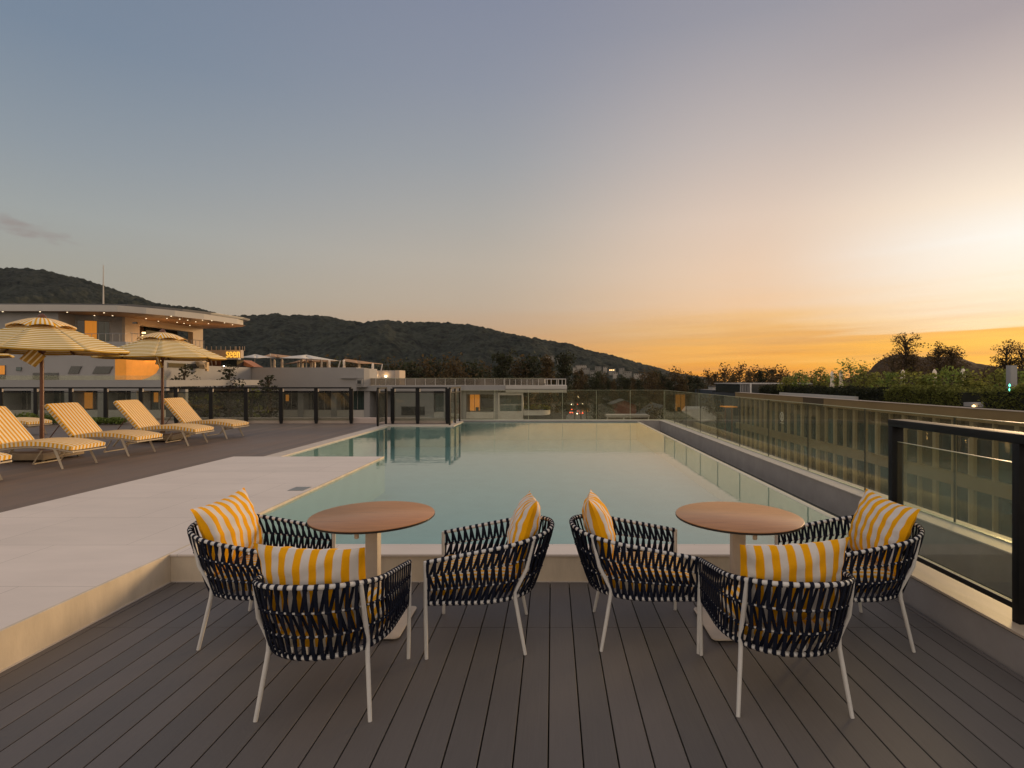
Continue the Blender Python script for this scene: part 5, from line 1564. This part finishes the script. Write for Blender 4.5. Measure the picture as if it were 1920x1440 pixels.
def fbm(x, y, s, n=4):
    r = 0; a = .5
    for k in range(n): r = r + a * vnoise(x, y, s + k * 7); x = x * 2.03; y = y * 2.03; a *= .5
    return r
def hill_mat(name, c1, c2, sc):
    m = bpy.data.materials.new(name); m.use_nodes = True
    t = m.node_tree; b = t.nodes['Principled BSDF']; b.inputs['Roughness'].default_value = .95; b.inputs['Specular IOR Level'].default_value = .05
    tcn = t.nodes.new('ShaderNodeTexCoord')
    vo = t.nodes.new('ShaderNodeTexVoronoi'); vo.inputs['Scale'].default_value = sc; t.links.new(tcn.outputs['Object'], vo.inputs['Vector'])
    nz = t.nodes.new('ShaderNodeTexNoise'); nz.inputs['Scale'].default_value = sc * .12; nz.inputs['Detail'].default_value = 9; nz.inputs['Roughness'].default_value = .65; t.links.new(tcn.outputs['Object'], nz.inputs['Vector'])
    cr = t.nodes.new('ShaderNodeValToRGB'); cr.color_ramp.elements[0].color = c1 + (1,); cr.color_ramp.elements[1].color = c2 + (1,); cr.color_ramp.elements[0].position = .25; cr.color_ramp.elements[1].position = .8
    sp = t.nodes.new('ShaderNodeSeparateColor'); t.links.new(vo.outputs['Color'], sp.inputs[0])
    t.links.new(M_('ADD', M_('MULTIPLY', sp.outputs[0], .38, tree=t), M_('MULTIPLY_ADD', nz.outputs[0], 1.3, -.32, tree=t), tree=t), cr.inputs[0])
    t.links.new(cr.outputs[0], b.inputs['Base Color'])
    return m
ridge = [(-260, 505), (-100, 498), (0, 499), (50, 501), (85, 505), (110, 511), (150, 519), (190, 532), (215, 541), (250, 552), (290, 565), (315, 571), (340, 572), (370, 577), (395, 583), (415, 589), (450, 590), (480, 590), (505, 589), (520, 586), (535, 589), (580, 590), (610, 592), (640, 598), (680, 605), (700, 601), (722, 598), (745, 600), (765, 602), (800, 603), (840, 604), (880, 608), (900, 613), (930, 620), (960, 626), (1000, 632), (1040, 640), (1062, 642), (1085, 650), (1110, 657), (1140, 664), (1170, 672), (1200, 681), (1230, 688), (1262, 697), (1300, 703), (1340, 708)]
rx = np.array([r[0] for r in ridge], float); ry = np.array([r[1] for r in ridge], float)
nc, nr = 1240, 190
pxs = np.linspace(-250, 1335, nc)
vv = np.linspace(0, 1, nr)
Yr_ = 620 + 980 * vv ** .9
PX, V_ = np.meshgrid(pxs, vv); YY = np.meshgrid(pxs, Yr_)[1]
XX = (PX - CX) * YY / 1000
rz = CAM_H + (CY - np.interp(PX, rx, ry) - 2.0) * 1.5
prof = np.clip(V_ / .9, 0, 1)
prof = np.where(V_ < .9, prof ** 1.15, 1 - (V_ - .9) * 2.2)
spur = fbm(XX / 150 + YY / 700, YY / 420, 3) - .45
ZZ = -18 + (rz + 18) * prof * 1.0 + spur * 130 * np.sin(PI * np.clip(V_ / .9, 0, 1)) ** 1.0 * np.clip(rz / 120, .1, 1)
ZZ += (crowns(XX, YY, 15, 5) * 9.5 + crowns(XX + 31, YY, 7, 9) * 3.0 + (fbm(XX / 5, YY / 5, 8) - .5) * 2.5 - 5.0) * np.clip(rz / 60 + .15, .25, 1)
# keep the crest line the highest thing seen along each bearing
lim = (CY - np.interp(PX, rx, ry)) * YY / 1000 + CAM_H
cres = crowns(XX, YY * 0 + XX * .37, 12, 5)
ZZ = np.minimum(ZZ, lim + (cres * 9 - 2.5 + 4.0 * (crowns(XX + 9, XX * .61, 5, 8) - .4)) * YY / 1500 * np.clip(rz / 60, .4, 1.2))
V3 = np.stack([XX, YY, ZZ], -1)
grid_mesh('hill', V3, nr, nc, hill_mat('forest_hill', (.009, .014, .014), (.048, .054, .043), .13), kind='structure')
# dark wooded mound far right
nc, nr = 220, 50
pxs = np.linspace(1560, 2080, nc); vv = np.linspace(0, 1, nr); Yr_ = 330 + 120 * vv
PX, V_ = np.meshgrid(pxs, vv); YY = np.meshgrid(pxs, Yr_)[1]; XX = (PX - CX) * YY / 1000
mr = np.interp(PX, [1560, 1600, 1630, 1640, 1652, 1672, 1700, 1730, 1760, 1790, 1808, 1830, 1860, 1900, 1960, 2080], [722, 706, 697, 686, 677, 669, 668, 672, 672, 671, 676, 684, 688, 694, 690, 696])
ZZ = -17 + (CAM_H + (CY - mr) * .40 + 17) * np.clip(np.sin(PI * np.clip(V_, 0, 1) ** .8), 0, 1) ** .5
ZZ += (crowns(XX, YY, 7, 3) * 1.6 - .8) * (mr < 721)
grid_mesh('hill_mound', np.stack([XX, YY, ZZ], -1), nr, nc, hill_mat('dark_mound', (.035, .024, .016), (.07, .048, .032), .3), kind='structure')
# wooded plain behind the hotel, left open along the street
nc, nr = 700, 130
pxs = np.linspace(-400, 2300, nc); vv = np.linspace(0, 1, nr); Yr_ = 300 + 520 * vv
PX, V_ = np.meshgrid(pxs, vv); YY = np.meshgrid(pxs, Yr_)[1]; XX = (PX - CX) * YY / 1000
base = -16.5 + crowns(XX, YY, 11, 21) * 9.5 + crowns(XX, YY, 5, 23) * 2.5 + (fbm(XX / 3, YY / 3, 2) - .5) * 2
street = (np.abs(XX - (9 + (YY - 300) * .02)) < 9) & (YY < 470)
base = np.where(street, -16.4, base)
grid_mesh('woodland', np.stack([XX, YY, base], -1), nr, nc, hill_mat('woodland_canopy', (.018, .020, .010), (.050, .046, .022), .35), kind='stuff', label='dark tree canopy covering the plain beyond the hotel', category='woodland')

# ------------------------------------------------------------------ houses on the hillside
HG = 'white houses on the hillside'
hrng = random.Random(9)
dim_house = pmat('dusk_white_wall', (.22, .21, .19), .8, .12, .3)
hp = [(1028, 668, 760, 9), (1036, 667, 760, 8), (1047, 672, 760, 6), (1090, 684, 700, 22), (1098, 690, 690, 16), (1122, 688, 700, 12), (1135, 687, 700, 8), (1112, 695, 680, 12), (1148, 692, 690, 14), (1154, 698, 670, 9), (1166, 690, 700, 10), (1176, 697, 670, 18), (1196, 700, 660, 14), (1211, 701, 660, 10), (1131, 697, 670, 9), (1078, 688, 700, 8)]
hl = ['small white house high on the hillside, leftmost of the upper three', 'middle one of the three upper hillside houses', 'lowest and rightmost of the three upper hillside houses', 'long white hillside terrace house, largest of the cluster', 'flat white house directly below the long hillside terrace', 'white hillside house right of the long terrace', 'narrow white hillside house beside its twin, right of the long terrace', 'grey white hillside house low in the middle of the cluster', 'white hillside house with warm lit windows', 'small hillside house just below the warm lit one', 'pale hillside house upper right of the warm lit one', 'long low hillside house at the right of the cluster', 'hillside house left of the last one at the right end', 'rightmost low hillside house of the cluster', 'tiny hillside house below the narrow one', 'small hillside house at the left end of the main cluster']
for i, (px, py, Y, w_) in enumerate(hp):
    root = thing('hillside_house', hl[i], 'house', (W(px, Y), Y, Z(py + 3, Y)), group=HG)
    wm_ = w_ * Y / 1000 * .46; hh = 1.7 + (i % 3) * .45
    m = MB(); m.box(-wm_, wm_, 0, 6, -6, hh); m.build('wall', dim_house if i % 3 else brick_wall, root, smooth=False)
    m = MB(); m.prism([(-wm_ - .4, -.5), (wm_ + .4, -.5), (wm_ + .4, 6.5), (-wm_ - .4, 6.5)], hh + .01, hh + .3); m.build('roof', roof_slate, root, smooth=False)
    k = -wm_ + .8
    while k < wm_ - 1.2:
        m = MB(); m.box(k, k + 1.3, -.06, -.01, .3, 1.3); m.build('window', lamp_dim_m if (i == 8 and hrng.random() < .6) else win_dark, root, smooth=False); k += 2.4

# ------------------------------------------------------------------ tree lines
far1 = make_tree('casuarina_tree', 'tall feathery dark tree rising above the pavilion roof, tallest of the left group', 71, 26, 9, .30, 44, .75, 42, leaf_dark, 'col')
far2 = make_tree('broadleaf_tree', 'x', 72, 22, 12, .30, 40, .85, 46, leaf_dark, 'round')
far3 = make_tree('broadleaf_tree', 'x', 73, 20, 11, .28, 38, .75, 46, leaf_brown, 'round')
far4 = make_tree('casuarina_tree', 'x', 74, 24, 8, .25, 46, .65, 40, leaf_brown, 'cone')
protos = [(far1, 26), (far2, 22), (far3, 20), (far4, 24)]
used = set()
def place_tree(k, px, py, Y, lab, grp, wsc=1.0, rz=0.0, gz_=-16):
    pr, h = protos[k]; hh = (Z(py, Y) - gz_) / (h * 1.0)
    sc = (hh * wsc, hh * wsc, hh)
    if k not in used:
        used.add(k); pr.location = (W(px, Y), Y, gz_); pr.scale = sc; pr.rotation_euler = (0, 0, rz); pr['label'] = lab; pr['group'] = grp
        return pr
    return dup(pr, (W(px, Y), Y, gz_), rz, lab, grp, sc)
TG = 'dark trees behind the hotel wing'
place_tree(0, 945, 641, 120, 'tallest feathery dark tree above the pavilion railing', TG, .8)
place_tree(0, 1060, 645, 135, 'tall feathery dark tree at the right end of the pavilion roof', TG, .8, 1.2)
place_tree(1, 1000, 660, 130, 'round dark tree between the two tall feathery ones', TG, .9, 2)
place_tree(3, 1022, 655, 125, 'narrow dark tree just left of the right tall feathery one', TG, .9, .6)
place_tree(2, 975, 672, 128, 'low brownish tree right of the tallest feathery one', TG, 1, .6)
mid = [(560, 678, 1), (610, 672, 2), (640, 670, 1), (668, 672, 2), (700, 674, 1), (735, 676, 2), (765, 670, 1), (795, 672, 2), (825, 666, 1), (855, 668, 2), (880, 672, 1), (905, 682, 2), (925, 690, 1)]
for i, (px, py, k) in enumerate(mid):
    place_tree(k, px, py, 125 + (i % 3) * 9, 'dark round tree of the row rising behind the terrace and railing', 'row of dark round trees behind the terrace', .9, i * .9)
rt_ = random.Random(12)
px = 1078
i = 0
while px < 1300:
    place_tree(rt_.choice([0, 1, 2, 3]), px, 700 + rt_.uniform(-10, 8) - (6 if px < 1120 else 0), 190 + rt_.uniform(-20, 60), 'small dark tree of the hazy middle treeline below the hillside houses', 'middle treeline right of the pavilion', .8, i * 1.3)
    px += rt_.uniform(9, 15); i += 1
px = 1262
sil = [(1276, 702), (1292, 700), (1310, 698), (1328, 694), (1344, 692), (1357, 685), (1372, 694), (1388, 683), (1402, 690), (1416, 688), (1428, 683), (1440, 690), (1452, 683), (1462, 688), (1474, 694), (1490, 700), (1508, 698), (1526, 702), (1545, 704), (1570, 700), (1600, 704), (1625, 700), (1876, 672), (1850, 690)]
for i, (px, py) in enumerate(sil):
    place_tree([3, 2, 0, 2][i % 4], px, py, 185 + (i * 37 % 60), 'brown silhouette tree of the far treeline under the orange sky', 'far silhouette treeline under the orange sky', .75 if i % 2 else .95, i * .77)
# nearer feathery trees in the dusk light
def sil_tree(label, seed, px, py, Y, cw, t0, n, kind, leaf=.5, per=60):
    h = Z(py, Y) + 16
    o = make_tree('silhouette_tree', label, seed, h, cw, t0, n, leaf, per, leaf_brown, kind, hol=.0); o.location = (W(px, Y), Y, -16)
sil_tree('tall lone open crowned tree against the orange sky', 81, 1697, 609, 150, 8, .62, 34, 'flat', .45, 46)
sil_tree('wider double crowned tree right of the tall lone one, against the sky', 82, 1765, 634, 150, 7.5, .66, 24, 'round', .5, 55)
sil_tree('right half of the paired trees against the sky, denser than its twin', 83, 1788, 634, 148, 8.5, .66, 24, 'round', .5, 60)
sil_tree('feathery tree behind the grey post at the right edge', 84, 1889, 632, 140, 8.5, .55, 30, 'round', .5, 60)
sil_tree('feathery tree cut by the right photo edge', 85, 1922, 636, 138, 9, .55, 28, 'round', .5, 60)
sil_tree('low spreading tree left of the tall lone one against the sky', 86, 1665, 655, 152, 10, .70, 20, 'round', .5, 50)
sil_tree('small bushy tree at the foot of the tall lone one', 87, 1715, 650, 150, 6, .7, 18, 'round', .5, 60)

# palms near the street and the right garden
make_palm('palm_tree', 'palm with drooping crown left of the dim red roofed house', 91, 12.5, 3.4).location = (W(1131, 150), 150, -16)
make_palm('palm_tree', 'broad palm in front of the long sloping roof', 92, 13.2, 3.2).location = (W(1198, 130), 130, -16)
make_palm('palm_tree', 'palm standing above the right balustrade corner by the far trees', 93, 16.4, 3.2).location = (W(1307, 110), 110, -16)
make_palm('palm_tree', 'small palm over the flat roofs left of the black pavilion', 94, 13.8, 2.6).location = (W(1413, 112), 112, -13.5)

# ------------------------------------------------------------------ street, cars, houses beyond the pool
m = MB(); m.add([(1.5, 90, -15.96), (8.0, 90, -15.96), (24, 470, -15.96), (8, 470, -15.96)], [(0, 1, 2, 3)]); struct('road', m, asphalt)
def make_car():
    root = thing('car', 'x', 'car')
    m = MB(); m.wallprism([(-2.1, .35), (2.1, .35), (2.15, .75), (1.9, .92), (1.15, 1.0), (.6, 1.42), (-1.2, 1.45), (-1.9, 1.0), (-2.15, .85)], -.85, .85); b_ = m.build('body', brick_wall, root, bevel=.06)
    m = MB(); m.wallprism([(1.0, 1.02), (.58, 1.36), (-1.15, 1.38), (-1.6, 1.04)], -.87, .87); m.build('windows', win_dark, root, smooth=False)
    for sx in (-1.35, 1.35):
        for sy in (-.8, .8):
            m = MB(); m.tube([(sx, sy - .1, .32), (sx, sy + .1, .32)], .32, 12); m.build('wheel', black_edge, root)
    for sy in (-.6, .6):
        m = MB(); m.box(2.13, 2.25, sy - .22, sy + .22, .55, .85); m.build('headlight', lamp_m, root)
        m = MB(); m.box(-2.25, -2.13, sy - .24, sy + .24, .6, .92); m.build('tail_light', red_lamp_m, root)
    return root
car = make_car()
CG = 'cars queueing on the street below'
cl = [(1071, 776, True), (1074, 770, True), (1080, 778, False), (1077, 764, True), (1084, 768, False), (1086, 773, True), (1090, 777, True), (1073, 760, False), (1081, 760, True)]
cn = ['nearest left car with red lamps on the street seen through the far glass', 'car with red lamps just ahead of the nearest left one', 'nearest car facing the camera on the street', 'third car of the left lane with red lamps', 'car facing the camera behind the nearest one', 'middle car with red lamps in the right of the street', 'nearest right car with red lamps on the street', 'farthest left car, facing the camera', 'farthest car with red lamps, on the right of the street']
for i, (px, py, away) in enumerate(cl):
    Y = 17.6 / (py - CY) * 1000
    loc = (W(px, Y), Y, -15.95); rz_ = R(88 if away else -92)
    if i == 0: car.location = loc; car.rotation_euler = (0, 0, rz_); car['label'] = cn[0]; car['group'] = CG
    else: dup(car, loc, rz_, cn[i], CG)
SG = 'lit stalls along the street'
lr = random.Random(4)
for i in range(22):
    Y = 245 + i * 9; side = 1 if i % 2 else -1
    x = 9 + (Y - 250) * .03 + side * 6.5
    root = thing('street_lamp', 'warm street lamp of the double row along the busy street', 'street lamp', (x, Y, -15.96), group='street lamps along the busy street')
    m = MB(); m.tube([(0, 0, 0), (0, 0, 5.2), (-side * .8, 0, 5.4)], [.09, .06, .05], 6); m.build('pole', bark, root)
    m = MB(); m.lathe([(.02, 5.0), (.36, 5.25), (.02, 5.5)], 8, -side * .9, 0); m.build('lamp', lamp_dim_m if i % 3 else lamp_m, root)
for i, (x0, Y, w_, lb) in enumerate([(1.5, 285, 7, 'nearest lit shop front at the left side of the street'), (17.5, 290, 6, 'nearest lit shop front at the right side of the street'), (2.0, 330, 7, 'farther lit shop front at the left side of the street')]):
    root = thing('shop', lb, 'shop', (x0, Y, -16))
    m = MB(); m.box(-w_ / 2, w_ / 2, 0, 8, 0, 4.2); m.build('wall', brick_wall, root, smooth=False)
    m = MB(); m.box(-w_ / 2 + .4, w_ / 2 - .4, -.08, -.02, .4, 2.6); m.build('shop_window', curtain_m, root, smooth=False)
    m = MB(); m.wallprism([(-w_ / 2 - .3, 3.0), (w_ / 2 + .3, 3.0), (w_ / 2 + .3, 3.3), (-w_ / 2 - .3, 3.3)], -1.6, -.1); m.build('awning', roof_red, root, smooth=False)
    m = MB(); m.box(-w_ / 2 - .3, w_ / 2 + .3, -.3, 8.3, 4.21, 4.45); m.build('roof', roof_red, root, smooth=False)
def gable(name, label, x, y, z, w_, d_, h, rh, wm1, rm, rz_=0):
    root = thing(name, label, 'house', (x, y, z), rz_)
    m = MB(); m.box(-w_ / 2, w_ / 2, 0, d_, 0, h); m.wallprism([(-w_ / 2, h), (w_ / 2, h), (0, h + rh)], .02, d_ - .02); m.build('wall', wm1, root, smooth=False)
    m = MB()
    for s_ in (-1, 1):
        e = Vector((s_ * (w_ / 2 + .5), 0, h - .35 * rh / (w_ / 2))); t_ = Vector((0, 0, h + rh + .02))
        m.add([(e.x, -.6, e.z), (t_.x, -.6, t_.z), (t_.x, d_ + .6, t_.z), (e.x, d_ + .6, e.z), (e.x, -.6, e.z + .2), (t_.x, -.6, t_.z + .2), (t_.x, d_ + .6, t_.z + .2), (e.x, d_ + .6, e.z + .2)], [(0, 1, 2, 3), (7, 6, 5, 4), (0, 4, 5, 1), (2, 6, 7, 3), (0, 3, 7, 4), (1, 5, 6, 2)])
    m.build('roof', rm, root, smooth=False)
    for k in (-1, 1):
        m = MB(); m.box(k * w_ * .22 - .6, k * w_ * .22 + .6, -.06, -.01, h * .35, h * .75); m.build('window', win_dark, root, smooth=False)
    return root
gable('village_house', 'dim red walled house between the two palms beyond the far glass', W(1170, 140), 140, -16, 6.5, 8, 11.0, 1.2, roof_red, roof_slate)
gable('village_house', 'long slate roofed house with a steep slope right of the broad palm', W(1240, 120), 118, -16, 17, 14, 5.6, 6.2, brick_wall, roof_slate)
root = thing('white_canopy', 'white flat canopy with slender posts in front of the dim red house', 'canopy', (W(1170, 95), 95, -16))
m = MB(); m.box(-3.0, 4.6, 0, 4, 10.9, 11.3); m.build('roof', brick_wall, root, smooth=False)
m = MB(); m.box(-3.05, -2.85, .1, .3, 0, 10.9); m.box(-.1, .1, .1, .3, 0, 10.9); m.box(4.3, 4.5, .1, .3, 0, 10.9); m.build('posts', wall_white, root, smooth=False)
m = MB(); m.box(-2.6, 4.3, 1.0, 3.8, 0, 10.6); m.build('wall', pmat('dim_reddish_wall', (.13, .07, .05), .8, .2, 1), root, smooth=False)
root = thing('winged_roof_house', 'low house with pale upswept roof seen through the right balustrade', 'house', (W(1318, 90), 90, -16))
m = MB(); m.add([(-3.6, 0, 12.3), (0, 1, 10.3), (3.2, 3, 10.6), (4.2, 7, 12.6), (-1, 8, 12.6), (-3.6, 0, 12.45), (0, 1, 10.5), (3.2, 3, 10.8), (4.2, 7, 12.75), (-1, 8, 12.75)], [(0, 1, 2, 3, 4), (9, 8, 7, 6, 5), (0, 5, 6, 1), (1, 6, 7, 2), (2, 7, 8, 3), (3, 8, 9, 4), (4, 9, 5, 0)]); m.build('roof', wall_white, root, smooth=False)
m = MB(); m.box(-2, 3, 2.5, 7.5, 0, 10.5); m.build('wall', brick_wall, root, smooth=False)
for i, (px, w_, h_) in enumerate(((1344, 14, 13), (1356, 12, 11), (1369, 10, 12), (1378, 6, 11))):
    Y = 150
    root = thing('white_rooftop', ['leftmost and largest of the small white rooftops left of the black pavilion', 'second of the small white rooftops left of the black pavilion', 'third small white rooftop left of the black pavilion', 'last small white rooftop touching the black pavilion'][i], 'house', (W(px, Y), Y, -16), group='small white rooftops left of the pavilion')
    m = MB(); m.box(-w_ * .07, w_ * .07, 0, 5, 0, Z(727 - h_ * .1 + (i % 2), Y) + 16); m.build('wall', wall_white, root, smooth=False)
    m = MB(); m.box(-w_ * .07 - .2, w_ * .07 + .2, -.3, 5.3, Z(727 - h_ * .1 + (i % 2), Y) + 16.01, Z(727 - h_ * .1 + (i % 2), Y) + 16.3); m.build('roof', roof_slate, root, smooth=False)
    m = MB(); m.box(-.4, .4, -.05, -.01, Z(731, Y) + 16, Z(728, Y) + 16); m.build('window', win_dark, root, smooth=False)
m = MB(); m.box(W(1335, 100), W(1384, 100), 100, 112, -16, Z(733, 100)); m.box(W(1335, 100), W(1384, 100), 99.8, 112, Z(732.9, 100), Z(731.5, 100)); m.build('blue_roof_block', pmat('dark_blue_roof', (.035, .045, .06), .7, .2, .5), label='flat dark blue roof block below the small white rooftops', cat='building')
root = thing('orange_glow_canopy', 'orange glowing flat canopy seen through the right balustrade', 'canopy', (W(1371, 85), 85, -16))
m = MB(); m.box(-.9, 1.0, 0, 3, 13.2, 13.32); m.build('roof', curtain_m, root, smooth=False)  # orange light put into the sheet's own emission, no lamp lights it
m = MB(); m.box(.2, .4, .5, .7, 0, 13.2); m.box(-.8, -.7, .5, .7, 0, 13.2); m.build('posts', roof_red, root, smooth=False)
# near ground trees in the gap beyond the pool
gap = [(1034, 752, 105, 2), (1126, 742, 120, 1), (1145, 750, 130, 0), (1222, 760, 100, 2), (1040, 735, 150, 1), (1262, 752, 95, 1), (1134, 725, 170, 0), (1205, 740, 150, 1), (1000, 745, 92, 2), (1030, 738, 110, 1), (1180, 735, 175, 3), (1152, 728, 200, 1), (1240, 735, 180, 2), (1280, 735, 170, 1), (1330, 745, 95, 2), (1320, 728, 160, 1), (1012, 728, 118, 0)]
gn = ['low tree left of the busy street through the far glass', 'tree right of the busy street through the far glass', 'slim tree left of the white canopy through the far glass', 'low tree under the steep slate roof', 'dark tree behind the left side of the busy street', 'low tree at the pool corner beyond the glass', 'tall dark tree beyond the right side of the street', 'tree behind the broad palm', 'leafy tree behind the curved balcony, left one', 'leafy tree behind the curved balcony, right one', 'narrow tree behind the dim red house', 'round tree behind the palm left of the red house', 'round tree behind the long slate roof', 'round tree behind the pool corner glass', 'bushy tree beside the winged roof', 'round tree behind the winged roof', 'slim tree just behind the end of the pavilion slab']
for i, (px, py, Y, k) in enumerate(gap):
    place_tree(k, px, py, Y, gn[i], 'trees between the street and the village houses', .75, i * 1.1)
# potted greenery on the curved balcony
root = thing('balcony_plants', 'green plants crowding the curved balcony of the pavilion', 'plants')
rng = random.Random(33); m = MB()
for px in range(984, 1030, 4): leaf_cloud(m, (W(px, Yp), Yp + 1.0, Z(766, Yp)), .45, .5, .5 + .25 * math.sin(px), 60, .28, rng, 0)
m.build('foliage', leaf_green, root, smooth=False)
m = MB(); m.box(W(984, Yp), W(1026, Yp), Yp + .6, Yp + 1.2, Z(769.4, Yp), Z(767.5, Yp)); m.build('trough', win_dark, root, smooth=False)

m = MB(); m.box(-2900, 2200, -60, 1900, -19, 420)
hm = bpy.data.materials.new('evening_air'); hm.use_nodes = True; t = hm.node_tree; t.nodes.clear()
o_ = t.nodes.new('ShaderNodeOutputMaterial'); v_ = t.nodes.new('ShaderNodeVolumePrincipled')
v_.inputs['Color'].default_value = (.80, .82, .88, 1); v_.inputs['Density'].default_value = .00002; v_.inputs['Anisotropy'].default_value = .25
t.links.new(v_.outputs[0], o_.inputs['Volume'])
m.build('haze', hm, smooth=False, kind='stuff', label='thin evening haze in the air over the town and hills', cat='haze')
